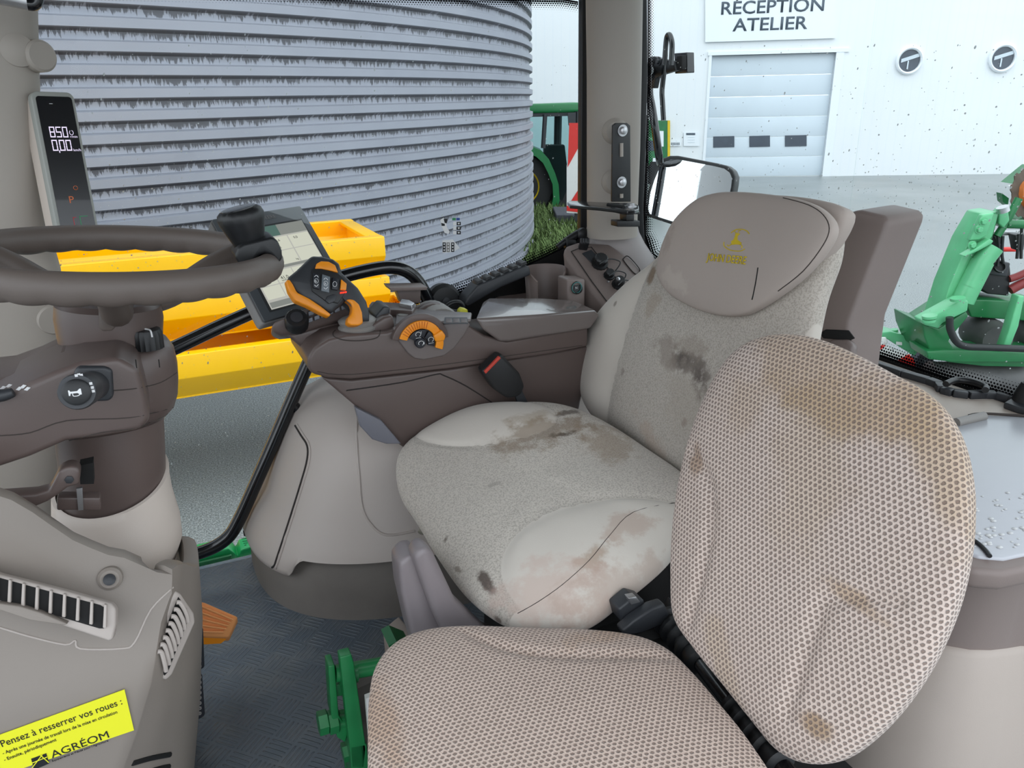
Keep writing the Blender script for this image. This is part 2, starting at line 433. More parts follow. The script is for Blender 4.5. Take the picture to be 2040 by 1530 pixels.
# rain
n = NT('water_drop'); n.b.inputs['Base Color'].default_value = (1, 1, 1, 1); n.b.inputs['Roughness'].default_value = .03; n.b.inputs['IOR'].default_value = 1.33; n.b.inputs['Transmission Weight'].default_value = .45; m_drop = n.m
# woven jump-seat fabric: staggered brown dimples in a beige loop weave
def dimple_fabric(name, spots, base=(200, 182, 171), dot=(112, 92, 82)):
    n = NT(name); P1, P2 = .0072, .0056
    wv = n.n('ShaderNodeVectorMath', {0: n.uv(), 1: (0, 0, 0)}, operation='ADD').outputs[0]
    sx = n.n('ShaderNodeSeparateXYZ', {0: wv})
    py = n.math('DIVIDE', sx.outputs[1], P2); row = n.math('FLOOR', py)
    px = n.math('ADD', n.math('DIVIDE', sx.outputs[0], P1), n.math('MULTIPLY', n.math('MODULO', n.math('ABSOLUTE', row), 2.0), .5))
    dx = n.math('MULTIPLY', n.math('SUBTRACT', n.math('FRACT', px), .5), P1); dy = n.math('MULTIPLY', n.math('SUBTRACT', n.math('FRACT', py), .5), P2)
    d = n.math('SQRT', n.math('ADD', n.math('MULTIPLY', dx, dx), n.math('MULTIPLY', n.math('MULTIPLY', dy, dy), 1.5)))
    d = n.math('ADD', d, n.math('MULTIPLY', n.math('SUBTRACT', n.noise(520, detail=2), .5), .0028))
    hole = n.ramp(d, .0029, .0014)
    # loop pairs around the holes
    lp = n.math('PINGPONG', n.math('MULTIPLY', n.math('ADD', px, n.math('MULTIPLY', py, .5)), 2.0), .5)
    base_c = n.mix(n.noise(14, detail=5), lin(base), lin(tuple(min(255, x+14) for x in base)))
    if spots: base_c = n.blobs(base_c, spots, nscale=9)
    col = n.mix(n.math('MULTIPLY', hole, .8), base_c, lin(dot))
    n.l(col, n.b.inputs['Base Color']); n.b.inputs['Roughness'].default_value = .95; n.b.inputs['Sheen Weight'].default_value = .25
    h = n.math('ADD', n.math('MULTIPLY', hole, -1.0), n.math('ADD', n.math('MULTIPLY', lp, .22), n.math('MULTIPLY', n.noise(900, detail=2), .25)))
    n.bump(h, .9, .0022); return n.m
# operator-seat velour: speckled centre, plain sides where `plain` says so
def velour(name, speck, spots=None, base=(176, 166, 157)):
    n = NT(name); col = n.mix(n.noise(4, detail=6, rough=.6), lin(tuple(x-10 for x in base)), lin(tuple(x+8 for x in base)))
    if speck:
        sp = n.ramp(n.noise(260, detail=4, rough=.7), .44, .62)
        col = n.mix(n.math('MULTIPLY', sp, .5), col, lin((112, 104, 96)))
        n.bump(n.noise(260, detail=4, rough=.7), .5, .0015)
    else: n.bump(n.noise(700, detail=2), .12, .001)
    if spots: col = n.blobs(col, spots, nscale=28)
    n.l(col, n.b.inputs['Base Color']); n.b.inputs['Roughness'].default_value = .92; n.b.inputs['Sheen Weight'].default_value = .2; return n.m
# ------------------------------------------------------------------ the yard
g = MB().add([(-60, -40, 0), (90, -40, 0), (90, 90, 0), (-60, 90, 0)], [(0, 1, 2, 3)]).build('ground', m_asph); struct(g)
# silo
def cam_frame(x, y, z=0): return Vector((x*math.cos(YAW)+y*math.sin(YAW), -x*math.sin(YAW)+y*math.cos(YAW), z))
SD, SR, SAZ = 16.2, 9.3, math.radians(-33.3)
sc_ = cam_frame(SD*math.sin(SAZ), SD*math.cos(SAZ))
mb = MB(); NS = 720; rows = []; z = 0; H = 6.5
while z < H:
    for f, dr in ((0, .034), (.40, .036), (.49, -.012), (.53, -.014), (.84, -.014), (.97, .026)): rows.append((z+f*PITCHS, dr))
    z += PITCHS
a0 = math.atan2(-sc_.y, -sc_.x); span = math.radians(115)
vs = []; 
for zz, dr in rows:
    for i in range(NS+1):
        a = a0-span+2*span*i/NS; vs.append((sc_.x+(SR+dr)*math.cos(a), sc_.y+(SR+dr)*math.sin(a), zz))
mb.v = [Vector(p) for p in vs]; mb.f = [(k*(NS+1)+i, k*(NS+1)+i+1, (k+1)*(NS+1)+i+1, (k+1)*(NS+1)+i) for k in range(len(rows)-1) for i in range(NS)]
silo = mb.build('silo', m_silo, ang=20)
ul = silo.data.uv_layers.new(name='UVMap')
for lp in silo.data.loops:
    k, i = divmod(lp.vertex_index, NS+1); ul.data[lp.index].uv = (SR*2*span*i/NS, rows[k][0])
tag(silo, 'huge round corrugated galvanised steel silo behind the yellow troughs', 'silo')
# workshop wall: a line through the yard, facing the tractor
wp0 = cam_frame(6.3, 24.6); wp1 = cam_frame(15.5, 23.7); wdir = (wp1-wp0).normalized(); wnor = Vector((wdir.y, -wdir.x, 0))
if wnor.dot(CAM-wp0) < 0: wnor = -wnor
def PW(x, y, off=0.0): return PN(x, y, wp0+wnor*off, wnor)
bl = thing('workshop_building', 'long white ribbed workshop building with a roller door, sign and portholes', 'building', tuple(wp0))
a = wp0-wdir*16; b = wp0+wdir*24; wz = Vector((0, 0, 9.5))
d00, d10 = PW(1402, 362), PW(1636, 362); dtop = PW(1405, 111).z; t0, t1 = (d00-wp0).dot(wdir), (d10-wp0).dot(wdir)
mb = MB()
def wp(t, z, off=0): return wp0+wdir*t+Vector((0, 0, z))+wnor*off
for (ta, tb, za, zb) in ((-16, t0, 0, 9.5), (t1, 24, 0, 9.5), (t0, t1, dtop, 9.5)):
    mb.prism([wp(ta, za), wp(tb, za), wp(tb, zb), wp(ta, zb)], -wnor*.3)
o = mb.build('wall', m_clad, bl); ul = o.data.uv_layers.new(name='UVMap')
for lp in o.data.loops:
    p = o.data.vertices[lp.vertex_index].co; ul.data[lp.index].uv = ((p-wp0).dot(wdir), p.z)
mb = MB()
nP = 6
for k in range(nP):
    za, zb = dtop*k/nP, dtop*(k+1)/nP
    mb.prism([wp(t0, za+.012, -.12), wp(t1, za+.012, -.12), wp(t1, zb, -.12), wp(t0, zb, -.12)], -wnor*.05)
rd = mb.build('roller_door', m_door, bl, bevel=.01)
for (xa, xb, ya, yb) in ((1421, 1463, 272, 294), (1493, 1534, 271, 293), (1564, 1607, 270, 292)):
    q = [PW(xa, ya, -.1), PW(xb, ya-1, -.1), PW(xb, yb-1, -.1), PW(xa, yb, -.1)]
    MB().prism(q, -wnor*.04).build('door_window', m_dglass, rd)
mb = MB(); 
mb.prism([wp(t0-.12, dtop, .05), wp(t1+.35, dtop, .05), wp(t1+.35, dtop+.1, .05), wp(t0-.12, dtop+.1, .05)], -wnor*.2)
mb.prism([wp(t1, 0, .04), wp(t1+.22, 0, .04), wp(t1+.22, dtop, .04), wp(t1, dtop, .04)], -wnor*.2)
mb.prism([wp(t0-.08, 0, .04), wp(t0, 0, .04), wp(t0, dtop, .04), wp(t0-.08, dtop, .04)], -wnor*.2)
mb.build('door_frame', m_sign, bl)
def porthole(x, y, r_px):
    c = PW(x, y, .02); r = (PW(x+r_px, y)-PW(x, y)).length
    MB().lathe([(r*.78, -.02), (r*.8, .06), (r*.9, .09), (r, .06), (r, -.02)], c, wnor, 40).build('porthole_frame', m_sign, bl)
    g_ = MB().lathe([(r*.8, -.02), (r*.8, 0.0)], c, wnor, 40).build('porthole_pane', m_dglass, bl)
    mb = MB(); mb.prism([c-wdir*r*.6+wnor*.012+Vector((0, 0, -.05)), c+wdir*r*.7+wnor*.012+Vector((0, 0, .1)), c+wdir*r*.7+wnor*.012+Vector((0, 0, .2)), c-wdir*r*.6+wnor*.012+Vector((0, 0, .05))], wnor*.01)
    mb.prism([c-wdir*r*.12+wnor*.012+Vector((0, 0, -r*.6)), c-wdir*r*.02+wnor*.012+Vector((0, 0, -r*.6)), c-wdir*r*.02+wnor*.012, c-wdir*r*.12+wnor*.012], wnor*.01)
    mb.build('porthole_bar', m_door, g_)
porthole(1811, 121, 27); porthole(1997, 116, 28)
sb = MB().prism([PW(1405, 84, .08), PW(1664, 76, .08), PW(1668, -60, .08), PW(1405, -60, .08)], -wnor*.06).build('sign_board', m_sign, bl)
def wtext(s_, x0, y0, x1, y1, caph):
    a_, b_ = PW(x0, y0, .09), PW(x1, y1, .09); size = caph/.69
    o = text('lettering', s_, a_, b_-a_, Vector((0, 0, 1)), size, m_signtx, sb, .01, .012)
    wd = max((v.co-a_).dot((b_-a_).normalized()) for v in o.data.vertices); k = (b_-a_).length/wd; R_ = (b_-a_).normalized()
    for v in o.data.vertices: v.co += R_*((v.co-a_).dot(R_)*(k-1))
ch = (PW(1435, 4)-PW(1435, 29)).length
wtext('RÉCEPTION', 1434, 29, 1641, 21, ch); wtext('ATELIER', 1460, 62, 1608, 57, ch)
# small notices by the door and the green side door
def wbox(x0, y0, x1, y1, off, mat, name, par, th=.02): return MB().prism([PW(x0, y1, off), PW(x1, y1, off), PW(x1, y0, off), PW(x0, y0, off)], -wnor*th).build(name, mat, par)
nb = wbox(1362, 264, 1393, 291, .04, m_sign, 'notice_board', bl); wbox(1367, 265, 1385, 269, .045, m_signtx, 'notice_heading', nb, .01)
for k in range(3): wbox(1370, 273+k*5, 1384, 274+k*5, .045, m_door, 'notice_line', nb, .01)
n2 = wbox(1335, 281, 1356, 291, .04, m_sign, 'wall_plate', bl)
for k in range(6): wbox(1337+k*3, 284, 1338.6+k*3, 289, .045, m_signtx, 'plate_mark', n2, .01)
gd = wbox(1240, 240, 1332, 366, .05, m_impl2, 'side_door', bl, .05); wbox(1330, 240, 1335, 366, .07, m_yrim, 'door_edge_strip', gd); wbox(1308, 261, 1322, 292, .07, m_sign, 'door_poster', gd)
# parked green car glimpsed between the pillar and the mirror
car = thing('parked_car', 'dark green car parked by the green side door, glimpsed behind the mirror arm', 'car', tuple(PD(1300, 352, 19)*1))
def cp(x, y, dz=0): return PD(x, y, 19+dz)
MB().prism([cp(1240, 350), cp(1240, 318), cp(1262, 300), cp(1275, 276), cp(1306, 274), cp(1316, 298), cp(1320, 318), cp(1318, 350)], LOOK*3.6).build('car_body', m_impl2, car, bevel=.12)
MB().prism([cp(1268, 300, -.02), cp(1279, 281, -.02), cp(1303, 280, -.02), cp(1310, 300, -.02)], LOOK*.03).build('windscreen', m_dglass, car)
for x in (1250, 1308): MB().cyl(cp(x, 345, -.05), cp(x, 345, .25), .3).build('wheel', m_tyre, car)
for x in (1262, 1306): MB().prism([cp(x-6, 322, -.03), cp(x+6, 322, -.03), cp(x+5, 315, -.03), cp(x-5, 315, -.03)], LOOK*.03).build('headlamp', m_sign, car)
# grass strip and a rough hedge clump
def tuft_field(name, pts, hgt, nb_, lab, cat, seed):
    rnd = random.Random(seed); mb = MB(); base = [PZ(x, y, 0) for x, y in pts]
    lo = [min(p[i] for p in base) for i in (0, 1)]; hi = [max(p[i] for p in base) for i in (0, 1)]
    mb.prism([p+Vector((0, 0, .04)) for p in base], (0, 0, -.06))
    def inside(x, y):
        c = False
        for i in range(len(base)):
            a_, b_ = base[i], base[i-1]
            if (a_.y > y) != (b_.y > y) and x < (b_.x-a_.x)*(y-a_.y)/(b_.y-a_.y)+a_.x: c = not c
        return c
    k = 0
    while k < nb_:
        x, y = rnd.uniform(lo[0], hi[0]), rnd.uniform(lo[1], hi[1])
        if not inside(x, y): continue
        k += 1; h = hgt*rnd.uniform(.4, 1.2); a_ = rnd.uniform(0, 6.28); lean = rnd.uniform(0, .8)*h
        d = Vector((math.cos(a_), math.sin(a_), 0)); s_ = Vector((-d.y, d.x, 0))*.018
        b0 = Vector((x, y, .02)); t_ = b0+d*lean+Vector((0, 0, h)); m_ = b0+d*lean*.4+Vector((0, 0, h*.7))
        mb.add([b0-s_, b0+s_, m_+s_*.8, m_-s_*.8, t_], [(0, 1, 2, 3), (3, 2, 4)])
    o = mb.build(name, m_grass); tag(o, lab, cat, kind='stuff')
tuft_field('rough_grass', [(900, 540), (1250, 520), (1250, 452), (1120, 436), (1062, 418), (960, 418), (900, 440)], .3, 9000, 'patch of long rough green grass between the silo and the concrete block', 'grass', 3)
cb = MB().prism([PD(1108, 428, 14.6), PD(1200, 430, 14.6), PD(1200, 466, 14.6), PD(1108, 452, 14.6)], LOOK*1.2).build('concrete_block', m_concrete, bevel=.02)
tag(cb, 'dark grey concrete block on the grass below the red and white board', 'block')
# ------------------------------------------------------------------ green tractor parked behind the silo
TD = 17.0
def tp(x, y, d=0): return PD(x, y, TD+d)
gt = thing('parked_tractor', 'green tractor with yellow wheel centres parked behind the silo', 'tractor', tuple(tp(1110, 420)))
MB().prism([tp(1000, 217), tp(1062, 207), tp(1150, 204), tp(1172, 206), tp(1240, 209), tp(1240, 222), tp(1062, 226), tp(1000, 228)], LOOK*1.5).build('cab_roof', m_green, gt, bevel=.05)
MB().prism([tp(1000, 226, .05), tp(1062, 224, .05), tp(1240, 220, .05), tp(1240, 228, .05), tp(1062, 233, .05), tp(1000, 236, .05)], LOOK*1.4).build('roof_edge', m_dark, gt)
for a_, b_, r_ in ((tp(1086, 228), tp(1082, 295), .05), (tp(1152, 222), tp(1151, 260), .07), (tp(1112, 228, 1.3), tp(1110, 320, 1.3), .09)): MB().tube([a_, b_], r_, 8).build('cab_post', m_dark, gt)
m_tg = pane_mat('cab_side_pane', (.62, .76, .76, 1))
MB().prism([tp(1004, 232, .1), tp(1152, 226, .1), tp(1150, 330, .1), tp(1120, 400, .1), tp(1004, 330, .1)], LOOK*.01).build('cab_glass', m_tg, gt)
MB().prism([tp(1084, 290, .3), tp(1125, 290, .3), tp(1140, 420, .3), tp(1084, 420, .3)], LOOK*.5).build('cab_interior', m_tyre, gt)
wc = tp(1040, 372); rW = (tp(1040, 300)-wc).length
MB().lathe([(rW*.5, 0), (rW*.86, 0), (rW*.97, .08), (rW, .2), (rW*.97, .45), (rW*.5, .5)], wc, LOOK, 48, lambda t, h: 1+.02*(int(t*48) % 2)).build('rear_tyre', m_tyre, gt)
MB().lathe([(rW*.36, .06), (rW*.5, -.02), (rW*.52, .1), (.01, .2)][::1], wc, LOOK, 32).build('wheel_rim', m_yrim, gt)
fen = [(1020, 291), (1062, 293), (1078, 300), (1094, 318), (1106, 345), (1113, 368), (1115, 400), (1108, 418), (1097, 418), (1102, 395), (1101, 368), (1092, 345), (1082, 325), (1068, 312), (1050, 305), (1020, 304)]
MB().prism([tp(x, y, -.15) for x, y in fen], LOOK*.7).build('rear_fender', m_green, gt)
MB().prism([tp(x, y, -.2) for x, y in [(1131, 225), (1147, 224), (1147, 252), (1133, 250)]], LOOK*.1).build('door_mirror', m_dark, gt)
# red and white warning board
wb = thing('warning_board', 'tall red and white striped warning board beside the parked tractor', 'board', tuple(PD(1150, 425, 14.2)))
def wq(x, y, d=0): return PD(x, y, 14.2+d)
MB().prism([wq(1134, 245), wq(1240, 246), wq(1240, 430), wq(1129, 424), wq(1129, 330), wq(1134, 320)], LOOK*.03).build('board', m_whiteb, wb)
for tri in ([(1134, 245), (1170, 245), (1170, 262), (1131, 333)], [(1170, 350), (1170, 400), (1138, 400)], [(1129, 410), (1170, 412), (1170, 425), (1129, 420)], [(1170, 245), (1240, 246), (1240, 262), (1170, 262)]):
    MB().prism([wq(x, y, -.012) for x, y in tri], LOOK*.01).build('stripe', m_red, wb)
MB().prism([wq(1145, 424, .05), wq(1152, 424, .05), wq(1152, 436, .05), wq(1145, 436, .05)], LOOK*.06).build('board_post', m_dark, wb)
# ------------------------------------------------------------------ yellow troughs
def trough(k, lab, vn, x_end, ytop_ref, yface_ref, x_ref, bays, u_end=None):
    """long steel trough lying parallel to the tractor; near top edge height from a pixel"""
    z1 = PV(x_ref, ytop_ref, vn).z; z0 = PV(x_ref, yface_ref, vn).z; ue = PV(x_end, ytop_ref, vn).x if u_end is None else u_end
    us = -6.2; wd = .95; t = thing('steel_trough', lab, 'trough', (ue, vn, z0-.28), 'yellow troughs stacked by the silo')
    zb = z0-.17; wt = .05
    for nm, sec in (('near_side', [(vn, z1), (vn, z0), (vn+.16, zb), (vn+.21, zb), (vn+wt, z0+.02), (vn+wt+.035, z1)]),
                    ('far_side', [(vn+wd, z1), (vn+wd, z0), (vn+wd-.16, zb), (vn+wd-.21, zb), (vn+wd-wt, z0+.02), (vn+wd-wt-.035, z1)])):
        MB().prism([(us, v, z) for v, z in sec], (ue-us, 0, 0)).build(nm, m_yellow, t, bevel=.006)
    MB().prism([(us, vn+.15, zb), (us, vn+wd-.15, zb), (us, vn+wd-.15, zb+.03), (us, vn+.15, zb+.03)], (ue-us, 0, 0)).build('trough_floor', m_yellow, t)
    endp = [(vn+.01, z1-.008), (vn+.01, z0), (vn+.17, zb+.012), (vn+wd-.17, zb+.012), (vn+wd-.01, z0), (vn+wd-.01, z1-.008)]
    for uu in [ue-.056]+bays: 
        tp_ = MB().prism([(uu, v, z) for v, z in endp], (.05, 0, 0))
        tp_.box((uu+(.025 if uu != ue-.056 else .0), vn+wd/2, z1-.014), (.10, wd-.05, .026))
        tp_.build('cross_plate', m_yellow, t, bevel=.005)
    return z1, z0, zb, ue, vn
T1 = trough(1, 'topmost yellow steel trough of the stack by the silo, open top showing', 5.0, 766, 471, 510, 766, [-.9, .62, -2.4])
T2 = trough(2, 'middle yellow steel trough of the stack by the silo', 5.0, 776, 551, 586, 776, [-.9, .6, -2.4])
T3 = trough(3, 'lowest yellow steel trough of the stack by the silo', 4.72, 684, 709, 756, 358, [-.9, .6, -2.4], u_end=1.62)
for (zlow, zhi, v0) in ((T2[0], T1[2], 5.0), (T3[0], T2[2], 5.0)):
    for uu in (-3.2, 1.0):
        if zhi > zlow: tag(MB().box((uu, v0+.45, (zlow+zhi)/2), (.1, .5, zhi-zlow)).build('timber_spacer', m_wood), 'timber spacer between two yellow troughs', 'timber', 'timbers under the troughs')
for uu in (-3.0, 1.15): tag(MB().box((uu, 5.2, T3[2]/2), (.25, .7, T3[2])).build('timber_support', m_wood, bevel=.01), 'timber support under the lowest yellow trough', 'timber', 'timbers under the troughs')
# ------------------------------------------------------------------ cab shell
VG = 1.79                                    # right side glass
UG = 1.36                                    # rear glass
def V3(a, b, c): return Vector((a, b, c))
fl = MB().box((.2, 1.0, FZ-.02), (1.9, 1.62, .04)).build('floor', m_mat, bevel=.004); struct(fl)
RZ = CZ+.44
ro = MB().prism([(-.75, .12, RZ), (1.42, .12, RZ), (1.42, 1.85, RZ), (-.75, 1.85, RZ)], (0, 0, .16)).build('ceiling', m_skirt, bevel=.04); struct(ro)
# rear right pillar
def round_body(levels, v, ratio, seg=40, expo=2.0, vshift=0.0):
    rings = []
    for lv in levels:
        xa, xb, y = lv[:3]; vv = v if len(lv) < 4 else lv[3]
        a, b = PV(xa, y, vv), PV(xb, y, vv); c = (a+b)/2; R = (b-a).length/2
        zc = c.z
        ring = []
        for k in range(seg):
            t = k*2*math.pi/seg; ct, st = math.cos(t), math.sin(t)
            ring.append(V3(c.x+R*math.copysign(abs(ct)**(2/expo), ct), c.y+vshift+R*ratio*math.copysign(abs(st)**(2/expo), st), zc))
        rings.append(ring)
    return rings
VP = 1.66
lv = [(1172, 1274, -150), (1173, 1273, 0), (1175, 1271, 150), (1175, 1268, 300), (1175, 1263, 436), (1175, 1263, 470)]
pl = MB().loft(round_body(lv, VP, .9)).build('pillar_rear_right', m_pillar, ang=60)
pl.name = 'wall_rear_right_pillar'; struct(pl)
lvf = [(1173, 1265, 441), (1172, 1266, 447), (1168, 1270, 466), (1160, 1280, 488), (1152, 1294, 512), (1148, 1312, 545), (1148, 1322, 640)]
pf = MB().loft(round_body(lvf, 1.70, .55)).build('pillar_foot', plastic('pillar_foot_plastic', (158, 150, 148), .42, .04, 4, 500, .06), ang=60); attach(pf, pl)
# bosses behind the bracket on the pillar
tr_ = bvh(pl)
for (x, y) in ((1226, 262), (1224, 362)):
    p = hit(tr_, x, y, 0); mb = MB().lathe([(.03, -.03), (.03, .002), (.022, .012), (.001, .013)], p, (-.35, -.9, 0), 28); o = mb.build('pillar_boss', m_pillar); attach(o, pl)
# black bracket with two zinc bolts
bk = thing('pillar_bracket', 'black steel bracket with two zinc bolts on the rear pillar', 'bracket', tuple(PV(1238, 400, 1.545)))
VB = 1.54
mb = MB().prism([PV(*q, VB) for q in [(1221, 250), (1227, 245), (1250, 245), (1256, 250), (1257, 402), (1219, 402)]], (0, .006, 0))
pb = mb.build('upright_plate', m_black, bk, bevel=.0015)
for y in (260, 363): bolt('zinc_bolt', PV(1240 if y < 300 else 1238, y, VB), (0, -1, 0), .0085, .008, m_steel, pb)
for (x, y0, y1) in ((1238, 285, 312), (1238, 386, 394)):
    MB().tube([PV(x, y0, VB-.0006), PV(x, (y0+y1)/2, VB-.0006), PV(x, y1, VB-.0006)], .0042, 10, smooth=0).build('slot', m_pillar, pb)
zs = PV(1200, 405, 1.50).z
arm = [PZ(x, y, zs) for x, y in [(1130, 403), (1135, 400), (1225, 404), (1262, 404), (1272, 409), (1273, 416), (1265, 419), (1250, 420), (1190, 413), (1135, 409)]]
MB().prism(arm, (0, 0, -.007)).build('shelf_arm', m_gloss, bk, bevel=.0015)
MB().tube([PZ(1211, 408, zs+.001), PZ(1243, 413, zs+.001)], .004, 10, smooth=0).build('arm_slot', m_void, bk)
bolt('arm_bolt', PZ(1256, 411, zs), (0, 0, 1), .009, .006, m_steel, bk)
for (x0, y0, x1, y1) in ((1238, 421, 1275, 427), (1248, 427, 1264, 440), (1230, 440, 1275, 452)):
    MB().prism([PV(x0, y0, 1.52), PV(x1, y0, 1.52), PV(x1, y1, 1.52), PV(x0, y1, 1.52)], (0, .03, 0)).build('clamp_block', m_black, bk, bevel=.002)
# front left pillar
VA = 1.66
lv = [(-190, 70, -170), (-190, 74, 0), (-180, 78, 120), (-170, 82, 250), (-160, 90, 400), (-150, 104, 480), (-140, 122, 545), (-130, 131, 600), (-120, 133, 660), (-115, 133, 740), (-110, 128, 900), (-110, 118, 1100), (-110, 110, 1300)]
pa = MB().loft(round_body(lv, VA, .55, 48, 2.6)).build('wall_front_right_pillar', m_pillar, ang=60); struct(pa)
tr_ = bvh(pa)
p = hit(tr_, 64, 112, 0)
o = MB().lathe([(.026, -.06), (.026, .012), (.022, .016), (.001, .016)], p+V3(.008, 0, 0), (.55, -.8, 0), 30).build('pillar_knob', m_pillar); attach(o, pa)
p = hit(tr_, 36, 100, 0); o = MB().lathe([(.03, -.04), (.026, .004), (.012, .010), (.001, .011)], p, (.15, -.98, 0), 30).build('pillar_boss', m_pillar); attach(o, pa)
p = hit(tr_, 108, 636, -.004); o = MB().lathe([(.03, -.05), (.03, .004), (.026, .010), (.001, .011)], p, (.35, -.9, -.1), 30).build('pillar_cap', m_pillar); attach(o, pa)
# dome light fragment in the top left corner
dl = thing('roof_fitting', 'glossy silver and black fitting hanging in the top left corner', 'fitting', tuple(PV(20, 0, 1.45)))
MB().tube([PV(-60, -18, 1.45), PV(0, -8, 1.45), PV(40, 0, 1.45), PV(66, 6, 1.45)], .012, 14).build('silver_body', m_steel, dl)
MB().tube([PV(55, 8, 1.445), PV(68, 8, 1.445), PV(74, -4, 1.445), PV(76, -40, 1.445)], .009, 14).build('black_trim', m_gloss, dl)
# right side window
wz0, wz1 = FZ-.02, CZ+.42
uR = PV(1172, 200, VG).x
wg = MB().prism([(-1.6, VG, wz0), (uR, VG, wz0), (uR, VG, wz1), (-1.6, VG, wz1)], (0, .004, 0)).build('window_1', m_glass); struct(wg)
def frit_strip(edge, inner, v, par, plane='v', name='dot_border'):
    """edge/inner: matching 3-D polylines; dots shrink towards inner (7 rows)"""
    mb = MB(); vs = []; d = 0; uvv = []
    for i, (a, b) in enumerate(zip(edge, inner)):
        if i: d += (edge[i]-edge[i-1]).length
        vs += [a, b]; uvv += [(d, .0062*7), (d, 0)]
    mb.v = vs; mb.f = [(2*i, 2*i+1, 2*i+3, 2*i+2) for i in range(len(edge)-1)]
    o = mb.build(name, m_frit, None); ul = o.data.uv_layers.new(name='UVMap')
    for lp in o.data.loops: ul.data[lp.index].uv = uvv[lp.vertex_index]
    attach(o, par); return o
def offset_poly(P, d, nrm):
    out = []
    for i, p in enumerate(P):
        t = (P[min(i+1, len(P)-1)]-P[max(i-1, 0)]).normalized(); out.append(p+t.cross(nrm).normalized()*d)
    return out
E1 = [PV(x, y, VG-.004) for x, y in [(700, 652), (780, 628), (850, 606), (930, 580), (1010, 548), (1090, 512), (1140, 487), (1162, 468)]]
I1 = [p+V3(-.008, 0, .0434) for p in E1]
frit_strip(E1, I1, VG, wg)
low = [PV(x, y, VG-.004) for x, y in [(1180, 468), (1215, 640), (900, 700), (690, 700)]]
o = MB().prism(E1+low, (0, .002, 0)).build('solid_border', m_void); attach(o, wg)
E2 = [V3(-.5, VG-.004, PV(900, -2, VG).z), V3(PV(1120, -2, VG).x, VG-.004, PV(1120, -2, VG).z), V3(PV(1150, 0, VG).x, VG-.004, PV(1150, 3, VG).z)]
frit_strip(E2, [p-V3(0, 0, .03) for p in E2], VG, wg)
# black seal round the side window
mb = MB()
for x0, x1 in ((1157, 1177),):
    a, b = PV(x0+4, -150, VG-.03), PV(x1+4, -150, VG-.03); c, d = PV(x0, 470, VG-.03), PV(x1, 470, VG-.03)
    mb.prism([a, b, d, c], (0, .02, 0))
o = mb.build('trim_1', m_black, bevel=.003); struct(o)
# decals on the side glass
m_prb = plastic('black_print', (20, 22, 26), .6, .02, 10, 0); m_prg = plastic('green_print', (40, 130, 80), .6, .02, 10, 0); m_prbl = plastic('blue_print', (40, 70, 140), .6, .02, 10, 0)
def dq(pts, mat, name, par, v=VG-.006, th=.0006): return MB().prism([PV(x, y, v) for x, y in pts], (0, th, 0)).build(name, mat, par)
ds = thing('safety_decal', 'upper clear safety sticker with black, green and blue marks on the side glass', 'sticker', tuple(PV(900, 470, VG-.006)))
dq([(877, 438), (884, 434), (889, 440), (890, 452), (896, 462), (893, 466), (886, 464), (880, 452)], m_white, 'white_shape', ds)
dq([(879, 444), (886, 446), (886, 450), (880, 450)], m_prb, 'black_mark', ds, VG-.0068)
dq([(884, 436), (892, 436), (890, 445), (886, 444)], m_prb, 'black_mark', ds, VG-.0068)
dq([(901, 434), (908, 434), (908, 439), (901, 439)], m_prg, 'green_mark', ds); dq([(909, 434), (916, 434), (916, 439), (909, 439)], m_prbl, 'blue_mark', ds)
for j in range(3):
    dq([(903, 442+j*9), (909, 442+j*9), (909, 449+j*9), (903, 449+j*9)], m_white, 'pictogram_box', ds)
    dq([(910, 442+j*9), (918, 442+j*9), (918, 449+j*9), (910, 449+j*9)], m_prb, 'pictogram_box', ds); dq([(912, 444+j*9), (916, 444+j*9), (915, 447+j*9), (913, 447+j*9)], m_white, 'pictogram', ds, VG-.0068)
ds = thing('safety_decal', 'lower white safety sticker with three pictogram boxes on the side glass', 'sticker', tuple(PV(900, 500, VG-.006)))
dq([(881, 479), (902, 477), (916, 494), (903, 502), (882, 504)], m_white, 'sticker_base', ds)
for j, x in enumerate((882, 890, 899)):
    dq([(x, 483), (x+6, 483), (x+6, 502), (x, 502)], m_prb if j != 1 else m_grey, 'pictogram_box', ds, VG-.0068)
    for k in range(3): dq([(x+1.5, 485+k*6), (x+4.5, 485+k*6), (x+4, 488+k*6), (x+2, 488+k*6)], m_white, 'pictogram', ds, VG-.0074)
ds = thing('glass_etching', 'small black maker mark and print low on the side glass', 'marking', tuple(PV(490, 1070, VG-.006)))
dq([(484, 1058), (487, 1055), (496, 1055), (498, 1058), (497, 1066), (493, 1069), (486, 1068)], m_prb, 'emblem_field', ds)
dq([(488, 1058), (494, 1057), (493, 1060), (495, 1063), (490, 1065), (489, 1061)], m_white, 'emblem_deer', ds, VG-.0068)
for j, y in enumerate((1073, 1078, 1082, 1086)): dq([(481+j*2, y), (497-j*2, y-1), (497-j*2, y), (481+j*2, y+1)], m_prb, 'print_line', ds)
